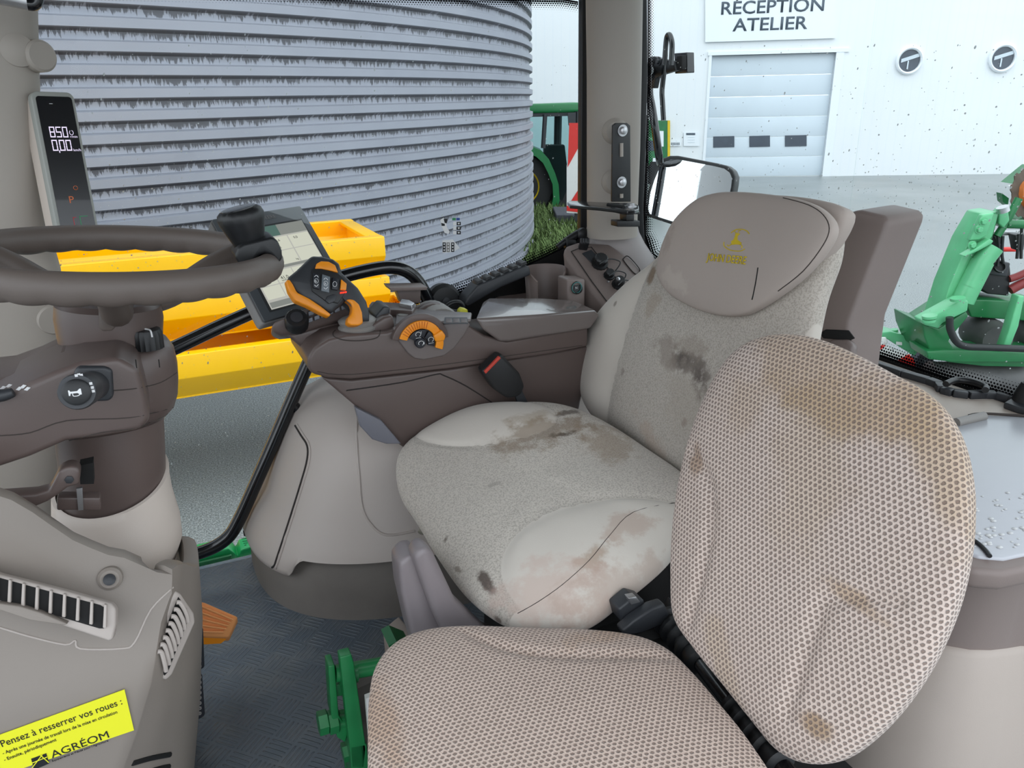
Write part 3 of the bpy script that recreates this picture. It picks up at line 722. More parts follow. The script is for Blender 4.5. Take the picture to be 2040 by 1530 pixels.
# handrail in the side window and the door stay
hr = thing('grab_rail', 'upper black bent grab rail across the side window behind the monitor', 'handrail', tuple(PV(700, 560, 1.70)))
MB().tube([PV(x, y, 1.70) for x, y in [(250, 735), (350, 692), (450, 645), (560, 597), (660, 558), (740, 537), (785, 533), (815, 543), (836, 565), (850, 592), (866, 625)]], .0155, 18, smooth=5).build('rail_tube', m_gloss, hr)
hr2 = thing('door_frame_rail', 'lower black bent tube rising from the floor edge past the side pod', 'handrail', tuple(PV(440, 1085, 1.72)))
MB().tube([PV(x, y, 1.72) for x, y in [(340, 1120), (390, 1104), (430, 1088), (458, 1066), (478, 1032), (502, 980), (545, 882), (600, 755), (640, 668), (672, 600)]], .0155, 18, smooth=5).build('rail_tube', m_gloss, hr2)
MB().tube([PV(577, 800, 1.72), PV(590, 812, 1.72), PV(606, 832, 1.72)], .012, 12).build('stub_tube', m_gloss, hr2)
# green step outside the glass
m_step = plastic('step_green_paint', (24, 170, 92), .3, .1, 20, 60, .1)
gs = thing('green_step', 'bright green painted step plate outside the glass at the floor edge', 'step', (0, 1.9, FZ-.02))
MB().prism([PV(x, y, 1.86) for x, y in [(380, 1150), (380, 1110), (455, 1093), (468, 1102), (474, 1110), (480, 1096), (498, 1090), (520, 1100), (520, 1130)]], (0, .06, 0)).build('step_plate', m_step, gs, bevel=.004)
MB().prism([PV(x, y, 1.85) for x, y in [(380, 1160), (380, 1125), (462, 1106), (466, 1128), (440, 1140)]], (0, .05, 0)).build('step_lip', m_impl2, gs, bevel=.004)
# ------------------------------------------------------------------ rear glass
gz0, gz1 = PU(1750, 712, UG).z-.03, CZ+.42
QC = V3(UG, 1.24, 0); QP = PV(1291, 300, 1.73); QP.z = 0; qd = (QP-QC).normalized(); qn = V3(qd.y, -qd.x, 0)
if qn.dot(CAM-QC) < 0: qn = -qn
def PQ(x, y, o=0): return PN(x, y, QC+qn*o, qn)
gq = [V3(UG, .12, gz0), V3(UG, 1.24, gz0), V3(UG, 1.24, gz1), V3(UG, .12, gz1)]
wr = MB().prism(gq, (.004, 0, 0)).build('window_2', m_glass); struct(wr)
wq_ = MB().prism([V3(QC.x, QC.y, gz0), V3(QP.x, QP.y, gz0), V3(QP.x, QP.y, gz1), V3(QC.x, QC.y, gz1)], -qn*.004).build('window_3', m_glass); struct(wq_)
Eb = [PU(x, y, UG-.004) for x, y in [(2120, 832), (2040, 805), (1960, 780), (1880, 755), (1810, 731), (1745, 708), (1700, 692)]]
frit_strip(Eb, [p+V3(0, 0, .0434) for p in Eb], UG, wr)
o = MB().prism(Eb+[V3(UG-.004, Eb[-1].y, Eb[-1].z-.1), V3(UG-.004, Eb[0].y, Eb[0].z-.1)], (.002, 0, 0)).build('solid_border', m_void); attach(o, wr)
Ev = [PQ(x, y, .003) for x, y in [(1290, -120), (1290, 0), (1290, 150), (1287, 300), (1283, 400), (1284, 470), (1296, 512), (1330, 540), (1420, 580)]]
Iv = [PQ(x, y, .003) for x, y in [(1308, -120), (1308, 0), (1308, 150), (1305, 300), (1302, 400), (1308, 455), (1324, 485), (1350, 505), (1430, 550)]]
frit_strip(Ev, Iv, UG, wq_)
o = MB().prism([PQ(x, y, .003) for x, y in [(1262, 400), (1283, 400), (1284, 470), (1296, 512), (1330, 540), (1420, 580), (1420, 640), (1262, 640)]], -qn*.001).build('solid_border', m_void); attach(o, wq_)
mb = MB().prism([PV(x, y, 1.70) for x, y in [(1262, -150), (1291, -150), (1290, 0), (1291, 150), (1287, 300), (1282, 420), (1286, 500), (1262, 500)]], (0, .02, 0))
o = mb.build('trim_3', m_black, bevel=.003); struct(o)
# rubber seal strip on the rear deck with its loop
DZ = PU(1880, 765, UG-.03).z
sl = thing('rubber_seal', 'black rubber strip with a raised loop along the foot of the rear glass', 'seal', tuple(PZ(1900, 775, DZ)))
pts = [PZ(x, y, DZ+.012) for x, y in [(1744, 719), (1800, 738), (1850, 752), (1872, 760), (1878, 770), (1900, 776), (1930, 780), (1963, 779), (1985, 780), (2014, 787), (2060, 800)]]
mb = MB()
for a, b in zip(pts, pts[1:]):
    d = (b-a).normalized(); s_ = V3(-d.y, d.x, 0)*.009
    mb.prism([a-s_, b-s_, b+s_, a+s_], (0, 0, -.014))
mb.build('strip', m_dark, sl, bevel=.002)
MB().tube([PZ(x, y, DZ+.02) for x, y in [(1884, 765), (1905, 757), (1935, 760), (1962, 770), (1963, 777)]], .006, 10).build('loop', m_black, sl)
kb = thing('latch_knob', 'black domed latch knob on the rear deck at the right edge', 'knob', tuple(PZ(2030, 800, DZ+.004)))
MB().prism([PZ(x, y, DZ+.012) for x, y in [(2000, 801), (2015, 792), (2050, 788), (2090, 800), (2080, 822), (2030, 812)]], (0, 0, -.012)).build('knob_base', m_dark, kb, bevel=.003)
MB().lathe([(.026, 0), (.022, .02), (.016, .035), (.001, .042)], PZ(2048, 800, DZ+.01), (0, 0, 1), 24).build('knob_dome', m_black, kb)
# ------------------------------------------------------------------ rear deck and left fender console
fd = thing('rear_fender_console', 'big pale fender console behind the jump seat with a grey lid and brown rim', 'console', (1.0, .4, FZ))
dk = [PZ(x, y, DZ) for x, y in [(1560, 650), (1744, 716), (1880, 762), (2100, 835)]]
deck = MB().prism([V3(UG-.01, 1.22, DZ), V3(UG-.01, .05, DZ), PZ(2200, 900, DZ), PZ(2040, 900, DZ), PZ(1900, 890, DZ), PZ(1800, 900, DZ), PZ(1700, 860, DZ), V3(1.15, 1.1, DZ), V3(1.15, 1.58, DZ)], (0, 0, -.04)).build('deck_top', m_beige2, fd, bevel=.012)
LZ = DZ+.006
lid = [PZ(x, y, LZ) for x, y in [(1700, 915), (1920, 838), (1945, 826), (2140, 832), (2140, 1060), (2080, 1095), (2000, 1112), (1950, 1108), (1900, 1090), (1800, 1040)]]
m_lid = plastic('grey_lid_plastic', (186, 188, 194), .22, .04, 5, 300, .05)
ld = MB().prism(lid, (0, 0, -.01)).build('lid', m_lid, fd, bevel=.003)
MB().tube([PZ(1930, 828, LZ+.002), PZ(1960, 824, LZ+.002), PZ(2050, 829, LZ+.002), PZ(2120, 832, LZ+.002)], .0025, 8).build('lid_seam', m_seam, fd)
MB().tube([PZ(1905, 842, LZ+.004), PZ(1960, 829, LZ+.004)], .008, 10, smooth=0).build('lid_hinge', m_grey, fd)
MB().tube([PZ(x, y, LZ+.002) for x, y in [(1915, 1062), (1945, 1080), (1962, 1095), (1972, 1108)]], .0028, 8).build('drain_wire', m_black, fd)
rimP = [PZ(x, y, LZ-.004) for x, y in [(1700, 900), (2160, 820), (2160, 1085), (2085, 1122), (2000, 1140), (1940, 1135), (1860, 1105), (1780, 1060)]]
MB().prism(rimP, (0, 0, -.028)).build('rim', m_taupe, fd, bevel=.008)
# brown waist under the rim, then the swelling pale body
rb = []
base_p = [PZ(x, y, LZ-.03) for x, y in [(1740, 930), (1780, 1040), (1860, 1090), (1950, 1118), (2010, 1122), (2090, 1100), (2170, 1065), (2170, 850)]]
cen = sum(base_p, Vector())/len(base_p)
def ringz(sc, z, N=48, bulge=0):
    P = resample(catmull([cen+(p-cen)*sc for p in base_p], 6, True), N); return [V3(p.x-bulge*.3, p.y, z) for p in P]
mb = MB().loft([ringz(1.0, LZ-.03), ringz(.98, LZ-.07), ringz(.965, LZ-.14), ringz(.97, LZ-.30)])
mb.build('waist', m_taupe, fd, ang=60)
def rz(sc, z): return [V3(p.x, p.y, max(FZ, z+max(-.06, min(.07, (cen.y-p.y)*.3+(p.x-cen.x)*-.2)))) for p in ringz(sc, 0)]
mb = MB().loft([rz(.9, LZ-.205), rz(.985, LZ-.21), rz(1.02, LZ-.22), rz(1.10, LZ-.25), rz(1.24, LZ-.33), rz(1.34, LZ-.42), rz(1.38, FZ)])
mb.build('fender_body', m_beige, fd, ang=60)
# water drops on the lid
rnd = random.Random(5); mb = MB()
for _ in range(60):
    p = PZ(rnd.uniform(1935, 2060), rnd.uniform(980, 1090), LZ+.0005); sph(mb, p, rnd.uniform(.0012, .0035), (1.5, 1, .35), 8)
tag(mb.build('water_drops', m_drop), 'water drops on the grey console lid', 'water', kind='stuff')
# ------------------------------------------------------------------ rear right base console with sockets and cup holder
rc = thing('pillar_base_console', 'taupe console round the foot of the rear pillar with sockets and cup holder', 'console', (1.15, 1.6, FZ))
A_ = PV(1124, 496, 1.66); B_ = PV(1204, 610, 1.51); C_ = PV(1290, 560, 1.54)
pn = (B_-A_).cross(C_-A_).normalized()
if pn.dot(CAM-A_) < 0: pn = -pn
def PC(x, y, off=0.0): return PN(x, y, A_+pn*off, pn)
top = [PC(x, y) for x, y in [(1120, 500), (1126, 488), (1150, 480), (1215, 484), (1262, 516), (1300, 560), (1300, 660), (1240, 660), (1204, 610), (1160, 556)]]
body = MB().prism(top, V3(.05, .02, -.45)).build('body', m_taupe, rc, bevel=.012)
outl = [PC(x, y, .0015) for x, y in [(1138, 501), (1150, 496), (1178, 492), (1222, 548), (1262, 592), (1240, 612), (1216, 610), (1180, 562)]]
MB().tube(outl+[outl[0]], .0012, 8, smooth=0).build('panel_seam', m_groove, rc)
MB().tube([PC(x, y, .001) for x, y in [(1243, 514), (1252, 511), (1274, 536), (1270, 545), (1262, 543), (1243, 520), (1243, 514)]], .0012, 8).build('blank_cover_seam', m_groove, rc)
def on(x, y, o=0): return PC(x, y, o)
f_ = MB().box(on(1163, 488, .012), (.022, .014, .03), (rt, up, pn)).build('plug', m_black, rc, bevel=.003)
for k in range(3): MB().box(on(1157+k*5, 480, .03), (.003, .010, .004), (rt, up, pn)).build('plug_rib', m_dark, f_)
MB().prism([on(x, y, .003) for x, y in [(1160, 504), (1178, 497), (1196, 516), (1180, 524)]], -pn*.004).build('rocker_cover', m_dark, rc, bevel=.001)
def cap(x, y, r, h, loopdir):
    m_ = MB().lathe([(r*1.25, 0), (r*1.25, h*.2), (r*.85, h*.25), (r, h*.5), (r, h*.85), (r*.8, h), (.001, h)], on(x, y), pn, 28, lambda t, hh: 1+.03*math.cos(t*2*math.pi*14)).build('socket_cap', m_black, rc)
    L1 = [on(x, y, h), on(x+loopdir*.6, y-10, h*.9), on(x+loopdir*1.3, y-4, h*.5), on(x+loopdir, y+14, .003)]
    MB().tube(L1, .0014, 8).build('cap_cord', m_black, m_)
cap(1194, 526, .0165, .026, 32); cap(1213, 550, .011, .018, 26)
cap(1231, 568, .0125, .024, 22)
MB().lathe([(.005, 0), (.005, .002), (.003, .003)], on(1231, 556, .026), pn, 16).build('silver_centre', m_steel, rc)
for x, y in ((1204, 549), (1211, 562), (1226, 572), (1243, 560)): bolt('small_screw', on(x, y, .0), pn, .003, .003, m_steel, rc, False)
# usb block between cup holder and panel
VU = 1.56
ub = MB().prism([PV(x, y, VU) for x, y in [(1130, 556), (1166, 556), (1166, 640), (1130, 640)]], (0, .05, 0)).build('socket_block', m_taupe, rc, bevel=.005)
MB().lathe([(.0155, 0), (.0155, .003), (.012, .004), (.012, .001), (.001, .001)], PV(1149, 573, VU), (0, -1, .15), 32).build('charge_socket', m_gloss, ub)
MB().tube([PV(1149, 573, VU-.0045)+V3(.0125*math.cos(k*.3927), 0, .0125*math.sin(k*.3927)) for k in range(16)], .0009, 8, closed=True).build('socket_ring', plastic('teal_ring', (60, 128, 124), .4), ub)
text('socket_mark', 'N', PV(1146, 576, VU-.005), V3(1, 0, 0), V3(0, 0, 1), .008, m_white, ub, .0004)
# shelf and cup holder
SZ = PV(1087, 605, 1.66).z
shelf = MB().prism([PZ(x, y, SZ) for x, y in [(985, 590), (998, 578), (1040, 545), (1095, 510), (1128, 500), (1150, 560), (1150, 612), (990, 612)]], (0, 0, -.12)).build('shelf', m_taupe, rc, bevel=.01)
MB().prism([PZ(x, y, SZ+.02) for x, y in [(1094, 508), (1105, 502), (1122, 506), (1127, 514), (1112, 520), (1096, 516)]], (0, 0, -.024)).build('small_lid', m_taupe2, rc, bevel=.003)
cc = PV(1087, 560, 1.67); cc.z = SZ-.02; R1, R2 = .052, .047; mb = MB(); N = 44; gap = 4
top_z = PV(1087, 540, 1.67).z+.006
rings = []
for k in range(gap, N-gap+1):
    t = -math.pi/2-.28+k*2*math.pi/N; d = V3(math.cos(t), math.sin(t), 0)
    hh = top_z if gap+3 < k < N-gap-3 else top_z-.006*(4-min(k-gap, N-gap-k))
    rings.append([V3(cc.x, cc.y, cc.z)+d*R2*.86, V3(cc.x, cc.y, 0)+d*R2+V3(0, 0, hh), V3(cc.x, cc.y, 0)+d*(R1+R2)/2+V3(0, 0, hh+.003), V3(cc.x, cc.y, 0)+d*R1+V3(0, 0, hh), V3(cc.x, cc.y, cc.z)+d*R1*.9])
mb.loft(rings); mb.build('cup_holder', m_taupe, rc, ang=50)
MB().lathe([(R1*.9, 0), (R1*.9, .006)], cc, (0, 0, 1), 40).build('cup_holder_floor', m_taupe2, rc)
# hinge fitting at the foot of the window
hf = thing('window_catch', 'black window catch lever at the foot of the side glass by the pillar', 'catch', tuple(PV(1140, 480, 1.7)))
MB().tube([PV(x, y, 1.70) for x, y in [(1110, 493), (1130, 478), (1150, 466), (1160, 462)]], lambda t: .007+.004*t, 12).build('lever', m_black, hf)
MB().lathe([(.016, 0), (.016, .012), (.010, .016), (.001, .017)], PV(1158, 466, 1.70), (0, -1, 0), 24).build('pivot', m_black, hf)
MB().prism([PV(x, y, 1.69) for x, y in [(1128, 476), (1148, 476), (1150, 496), (1130, 498)]], (0, .02, 0)).build('catch_body', m_black, hf, bevel=.003)
# ribbed cable channel
ch_ = thing('ribbed_channel', 'black ribbed channel rising along the window sill beside the cup holder', 'channel', tuple(PV(990, 580, 1.66)))
MB().prism([PV(x, y, 1.64) for x, y in [(926, 606), (932, 592), (952, 568), (1046, 529), (1056, 532), (1058, 548), (1000, 572), (935, 610)]], (0, .05, 0)).build('channel_body', m_dark, ch_, bevel=.005)
for k in range(6):
    x, y = 956+k*17.5, 565-k*7.2
    MB().prism([PV(x-6, y+4, 1.645), PV(x-4, y-4, 1.645), PV(x+5, y-8, 1.645), PV(x+8, y-2, 1.645)], (0, .035, 0)).build('rib', m_black, ch_, bevel=.002)
wm = thing('wiper_motor_cover', 'round black cover and grey plate at the low window sill behind the armrest', 'cover', tuple(PV(880, 590, 1.68)))
MB().lathe([(.042, 0), (.042, .02), (.034, .03), (.001, .032)], PV(880, 598, 1.72), (0, -1, .1), 30).build('cover', m_black, wm)
MB().lathe([(.01, .03), (.01, .035), (.001, .036)], PV(880, 598, 1.72), (0, -1, .1), 16).build('cover_hub', m_dark, wm)
MB().prism([PV(x, y, 1.62) for x, y in [(776, 573), (852, 572), (850, 578), (780, 580)]], (0, .05, 0)).build('plate', m_taupe, wm, bevel=.001)
MB().prism([PV(x, y, 1.64) for x, y in [(790, 578), (838, 576), (838, 604), (800, 604)]], (0, .03, 0)).build('plate_bracket', m_taupe2, wm, bevel=.001)
MB().tube([PV(x, y, 1.60) for x, y in [(890, 612), (900, 604), (915, 603), (922, 612), (910, 622), (893, 618)]], .006, 10, closed=True).build('cable_loop', m_black, wm)
# ------------------------------------------------------------------ steering wheel
m_wheel = plastic('wheel_grey_brown', (98, 88, 82), .5, .06, 9, 500, .12)
SC = V3(-.06, 1.10, 2.22); sn = V3(math.sin(.1), 0, 1).normalized(); e1 = V3(0, 1, 0).cross(sn).normalized(); e2 = sn.cross(e1); RW = .19
def SW(a, r=RW, h=0): return SC+(e1*math.cos(a)+e2*math.sin(a))*r+sn*h
sw = thing('steering_wheel', 'taupe three-spoke steering wheel with a rubber rim', 'steering wheel', tuple(SC))
N = 240; seg = 20; rings = []
for i in range(N):
    a = 2*math.pi*i/N; c = SW(a); d = (c-SC).normalized()
    ring = []
    for k in range(seg):
        t = 2*math.pi*k/seg; rr = .0165
        if math.sin(t) < .1: rr += .0022*abs(math.sin(a*15))*max(0, -math.sin(t)+.1)
        ring.append(c+(d*math.cos(t)*.95+sn*math.sin(t)*1.08)*rr)
    rings.append(ring)
mb = MB(); m0 = 0; mb.loft(rings, cap=False); mb.f += [((N-1)*seg+i, (N-1)*seg+(i+1) % seg, (i+1) % seg, i) for i in range(seg)]
rim = mb.build('rim', m_wheel, sw, ang=60)
HB = SC-sn*.075
HA = PV(215, 600, 1.10)
hubc = V3(SC.x-.018, SC.y, SC.z)-sn*.055
for j, a in enumerate((math.radians(28), math.radians(152), math.radians(268))):
    p0 = SW(a, RW-.004); p1 = SW(a, RW*.72, -.02); p2 = SW(a, .075, -.052); p3 = SW(a, .03, -.06)
    MB().tube([p0, p1, p2, p3], lambda t: .0135+.006*t, 14).build('spoke', m_wheel, sw)
ax = (sn+V3(.02, 0, 0)).normalized(); hb = SC-V3(.012, 0, 0)
MB().lathe([(.055, -.052), (.062, -.058), (.064, -.075), (.062, -.10), (.060, -.115), (.058, -.117), (.050, -.125), (.001, -.126)], hb, ax, 40).build('hub', m_con, sw)
MB().prism([PV(x, y, 1.035) for x, y in [(196, 596), (232, 596), (232, 652), (224, 662), (202, 662), (196, 652)]], (0, .03, 0)).build('hub_rib', m_wheel, sw, bevel=.006)
# spinner knob
pk = PV(478, 470, 1.10)
kn = thing('spinner_knob', 'black ribbed spinner knob clamped to the steering wheel rim', 'knob', tuple(PV(500, 500, 1.1)))
ka = (PV(478, 425, 1.06)-PV(500, 490, 1.06)).normalized()
kc = PV(500, 492, 1.06); kl = (PV(476, 418, 1.06)-kc).length
MB().lathe([(.018, -.012), (.019, 0), (.0205, kl*.18), (.0245, kl*.45), (.0285, kl*.70), (.0295, kl*.84), (.028, kl*.95), (.024, kl*1.02), (.001, kl*1.04)], kc, ka, 56, lambda t, h: 1+.025*abs(math.sin(t*math.pi*14+h*60))).build('knob_grip', m_black, kn)
MB().lathe([(.022, kl*1.0), (.022, kl*1.05), (.019, kl*1.065), (.001, kl*1.065)], kc, ka, 40).build('knob_cap', m_gloss, kn)
cq = [PV(x, y, 1.03) for x, y in [(474, 494), (484, 487), (520, 478), (543, 472), (554, 480), (562, 500), (563, 517), (552, 528), (548, 516), (540, 508), (528, 505), (514, 510), (506, 520), (503, 530), (478, 530), (468, 512)]]
MB().prism(cq, (0, .06, 0)).build('clamp', m_black, kn, bevel=.004)
# ------------------------------------------------------------------ steering column
stc = thing('steering_column', 'taupe steering column with horn stalk, dial and lever', 'steering column', tuple(PV(220, 900, 1.1)*1))
VCc = 1.10
lv = [(150, 290, 672), (118, 312, 676), (92, 334, 688), (74, 348, 708), (67, 355, 738), (66, 357, 770), (68, 356, 800), (74, 350, 822), (92, 336, 836), (130, 300, 838)]
hous = MB().loft(round_body(lv, VCc, .82, 56, 2.3)).build('column_housing', m_con, stc, ang=70)
lv = [(100, 328, 800), (105, 328, 850), (112, 330, 900), (116, 332, 960), (118, 332, 1040)]
MB().loft(round_body(lv, VCc, .8, 48, 2.2)).build('column_sleeve', m_con, stc, ang=70)
th = bvh(hous)
# boss the wheel turns on
MB().lathe([(.075, -.175), (.073, -.145), (.066, -.13), (.05, -.118), (.001, -.118)], hb, ax, 40).build('wheel_boss', m_con, stc)
# stalk arm housing to the left
ar = [(-60, 812), (0, 790), (30, 775), (107, 742), (160, 722), (235, 712), (275, 735), (290, 790), (300, 838), (280, 858), (200, 872), (133, 880), (60, 912), (0, 932), (-60, 936)]
MB().prism([PV(x, y, .955) for x, y in ar], (0, .14, 0)).build('stalk_arm', m_con, stc, bevel=.018, bseg=4)
ar2 = [(-60, 765), (8, 757), (67, 735), (124, 707), (200, 700), (220, 760), (120, 790), (0, 830), (-60, 836)]
MB().prism([PV(x, y, 1.02) for x, y in ar2], (0, .12, 0)).build('stalk_arm_back', m_con, stc, bevel=.015)
tb = bvh(*[o for o in stc.children if o.type == 'MESH'])
for pl_ in ([(138, 878), (200, 862), (280, 850), (345, 818)], [(226, 778), (270, 774), (320, 762), (352, 742)], [(0, 868), (60, 862), (133, 838), (260, 832), (345, 812)]):
    groove('shell_seam', tb, pl_, .0007, m_seam, stc)
groove('dial_mark', tb, [(270, 717), (272, 733)], .0007, m_void, stc); groove('dial_mark', tb, [(316, 716), (318, 732)], .0007, m_void, stc)
# square stalk gaiter and horn stalk
VH = .95
sg = MB().prism([PV(x, y, VH) for x, y in [(146, 742), (156, 731), (210, 731), (224, 738), (227, 790), (218, 800), (160, 803), (148, 790)]], (0, .05, 0)).build('stalk_gaiter', m_dark, stc, bevel=.005)
h0, h1 = PV(185, 768, .95), PV(153, 781, .86)
hs = MB().lathe([(.017, 0), (.016, .02), (.018, (h1-h0).length*.55), (.0188, (h1-h0).length*.95), (.0175, (h1-h0).length), (.001, (h1-h0).length)], h0, h1-h0, 36).build('horn_stalk', m_dark, stc)
hn = (h1-h0).normalized(); 
MB().lathe([(.0135, 0), (.0135, .003), (.0115, .0045), (.001, .0045)], h1, hn, 36).build('horn_button', m_black, hs)
hr_ = V3(1, 0, 0); hr_ = (hr_-hn*hr_.dot(hn)).normalized(); hu = hn.cross(hr_)*-1
if hu.z < 0: hu = -hu
def hp(a, b): return h1+hn*.0046+hr_*a*.0009+hu*b*.0009
for poly in ([(-7.5, 3.5), (-6, 3.5), (-5, 2), (1.5, 1.6), (3.5, 3.6), (5, 3.6), (5, -3.6), (3.5, -3.6), (1.5, -1.6), (-2.2, -1.6), (-2.2, -3), (-1.2, -3.6), (-.6, -4), (-4.6, -4), (-4.6, -.6), (-6, -3), (-7.5, -3)],):
    MB().prism([hp(*q) for q in [(-7.5, 3.4), (-6.2, 3.4), (-5.4, 1.6), (1.5, 1.3), (4, 3.6), (5.6, 3.6), (5.6, -3.2), (4, -3.2), (1.5, -.9), (-5.4, -.6), (-6.2, -3), (-7.5, -3)]], hn*.0004).build('horn_symbol', m_white, hs)
MB().tube([hp(*q) for q in [(-3.5, -.8), (-3.2, -3.6), (0, -4.2), (3, -3.4), (3.2, -1)]], .00045, 6).build('horn_symbol', m_white, hs)
for q in ((152, 748), (157, 747), (162, 748), (181, 764), (184, 772), (186, 779)):
    p = hit(bvh(hs), *q, .0003)
    if p: MB().box(p, (.0028, .0006, .0028), (V3(1, 0, 0), V3(0, 1, 0), V3(0, 0, 1))).build('stalk_mark', m_white, hs)
# lever with symbols at the left edge
MB().tube([PV(-50, 792, .95), PV(0, 788, .95), PV(18, 784, .95), PV(26, 781, .95)], lambda t: .008-.003*t, 12).build('light_lever', m_dark, stc)
for (x, y) in ((6, 775), (18, 771), (38, 776), (46, 772), (54, 776)):
    p = hit(bvh(*[o for o in stc.children if o.name.startswith('stalk_arm')]), x, y, .0006)
    if p: MB().prism([p+V3(-.003, 0, .0), p+V3(.001, 0, .003), p+V3(.004, 0, .0015), p+V3(.0, 0, -.0015)], (0, -.0005, .0003)).build('arrow_symbol', m_white, stc)
# rotary dial on top
dc = hit(th, 297, 693, 0); dc = (dc if dc else PV(297, 686, 1.06))+V3(0, 0, .012)
dk_ = MB().lathe([(.0185, -.012), (.0185, .008), (.0165, .013), (.001, .014)], dc, (.05, 0, 1), 40, lambda t, h: 1+.03*math.cos(t*2*math.pi*20)).build('rotary_dial', m_black, stc)
MB().tube([dc+V3(-.004, -.002, .0145), dc+V3(.003, -.008, .0145), dc+V3(.006, -.0145, .0135), dc+V3(.0065, -.0175, .006)], .0011, 8).build('dial_pointer', m_white, dk_)
# tilt lever, notch and tab
VN = .985
MB().prism([PV(x, y, VN) for x, y in [(158, 928), (185, 922), (187, 964), (160, 965)]], (0, .02, 0)).build('lever_slot', m_void, stc)
MB().prism([PV(x, y, VN-.004) for x, y in [(113, 992), (200, 992), (201, 1017), (113, 1017)]], (0, .02, 0)).build('sleeve_tab', m_con, stc, bevel=.002)
MB().prism([PV(x, y, VN-.008) for x, y in [(152, 974), (164, 972), (166, 1016), (156, 1017)]], (0, .004, 0)).build('bright_pin', m_steel, stc)
lvp = [(160, 940), (150, 930), (135, 930), (118, 938), (108, 958), (98, 978), (70, 985), (0, 990), (-60, 990), (-60, 1045), (0, 1036), (30, 1028), (60, 1015), (95, 1000), (118, 985), (135, 972), (158, 966)]
MB().prism([PV(x, y, .955) for x, y in lvp], (0, .025, 0)).build('tilt_lever', m_con, stc, bevel=.006)
bolt('lever_pin', PV(138, 955, .955), (0, -1, 0), .005, .002, m_dark, stc, False)
# ------------------------------------------------------------------ dash console with beige collar
ds_ = thing('dash_console', 'beige dash console below the steering column with two air vents', 'dashboard', tuple(V3(-.15, 1.0, FZ)))
# collar
def ell(xa, xb, y, v, ratio, tilt=0.0, N=56, inset=0.0):
    a, b = PV(xa, y, v), PV(xb, y, v); c = (a+b)/2; R = (b-a).length/2-inset; out = []
    for k in range(N):
        t = 2*math.pi*k/N; out.append(V3(c.x+R*math.cos(t), c.y+R*ratio*math.sin(t), c.z+tilt*math.sin(t)*R+.12*R*math.cos(t)))
    return out
ro_ = [ell(96, 340, 955, VCc, .86, .35), ell(96, 341, 975, VCc, .88, .3), ell(96, 347, 1010, VCc, .92, .22), ell(90, 362, 1062, VCc, 1.0, .1), ell(90, 366, 1100, VCc, 1.02, .05), ell(110, 350, 1150, VCc, 1.0, 0)]
ri_ = [ell(96, 340, 1010, VCc, .86, .2, inset=.006), ell(96, 340, 955, VCc, .86, .35, inset=.005)]
MB().loft(ri_+ro_, cap=False).build('collar', m_collar_lit, ds_, ang=60)
# body
FV = .86
zt = [(-300, 950), (-60, 990), (0, 1010), (60, 1045), (110, 1085), (190, 1120), (235, 1128), (262, 1140), (300, 1152), (330, 1152), (352, 1138)]
ytop = [(PV(x, y, FV+.02).x, PV(x, y, FV+.02).z) for x, y in zt]
def ztop(u):
    for (a, za), (b, zb) in zip(ytop, ytop[1:]):
        if u <= b: return za+(zb-za)*max(0, min(1, (u-a)/(b-a)))
    return ytop[-1][1]
zb_ = FZ
corner = [(PV(346, 1160, FV+.02).x, PV(346, 1160, FV+.02).z)]
for x, y in ((322, 1250), (300, 1350), (270, 1450), (240, 1530), (200, 1640)): p = PV(x, y, FV-.02); corner.append((p.x, p.z))
def ucor(z):
    c = sorted(corner, key=lambda q: q[1])
    if z <= c[0][1]: return c[0][0]
    for (a, za), (b, zb) in zip(c, c[1:]):
        if z <= zb: return a+(b-a)*(z-za)/(zb-za)
    return c[-1][0]
_ua = [PV(392, 1090, 1.06), PV(400, 1200, 1.06), PV(397, 1350, 1.06), PV(380, 1530, 1.06), PV(360, 1660, 1.06)]
def us_z(z):
    if z >= _ua[0].z: return _ua[0].x
    for a, b in zip(_ua, _ua[1:]):
        if z >= b.z: return b.x+(a.x-b.x)*(z-b.z)/(a.z-b.z)
    return _ua[-1].x
NZ = 26
def column(t, z):
    """t 0..1 along the outline: front face, rounded corner, side face"""
    uc = ucor(z); k = (1.93-z); fv = FV+.02-.05*min(1, max(0, (1.90-z)/.12))+.0*k
    if t < .5: return V3(-.75+(uc+.75)*(t/.5), fv, z)
    us_ = us_z(z); s = (t-.5)/.5; P_ = [V3(uc, fv, z), V3(uc+(us_-uc)*.45, fv+.035, z), V3(uc+(us_-uc)*.85, fv+.10, z), V3(us_, 1.06, z), V3(us_-.03, 1.20, z), V3(us_-.06, 1.34, z)]
    q = catmull(P_, 8); i = s*(len(q)-1); j = min(int(i), len(q)-2); return q[j].lerp(q[j+1], i-j)
NT_ = 90; rings = []
top_r = []
for i in range(NT_+1):
    t = i/NT_; u0 = column(t, 1.85).x; zt_ = ztop(min(u0, ytop[-1][0]))
    if t > .5: s_ = (t-.5)/.5; zt_ = ztop(ytop[-1][0])*(1-min(1, s_/.5)**2)+PV(385, 1092, 1.06).z*min(1, s_/.5)**2-.22*max(0, s_-.62)/.38
    top_r.append(zt_)
for k in range(NZ+1):
    f = k/NZ; ring = []
    for i in range(NT_+1):
        z = FZ+(top_r[i]-FZ)*f; p = column(i/NT_, z)
        if f > .93: e = (f-.93)/.07; p.y += .012*e*e; p.z -= 0
        ring.append(p)
    rings.append(ring)
mb = MB(); mb.loft(rings, cap=False, closed=False)
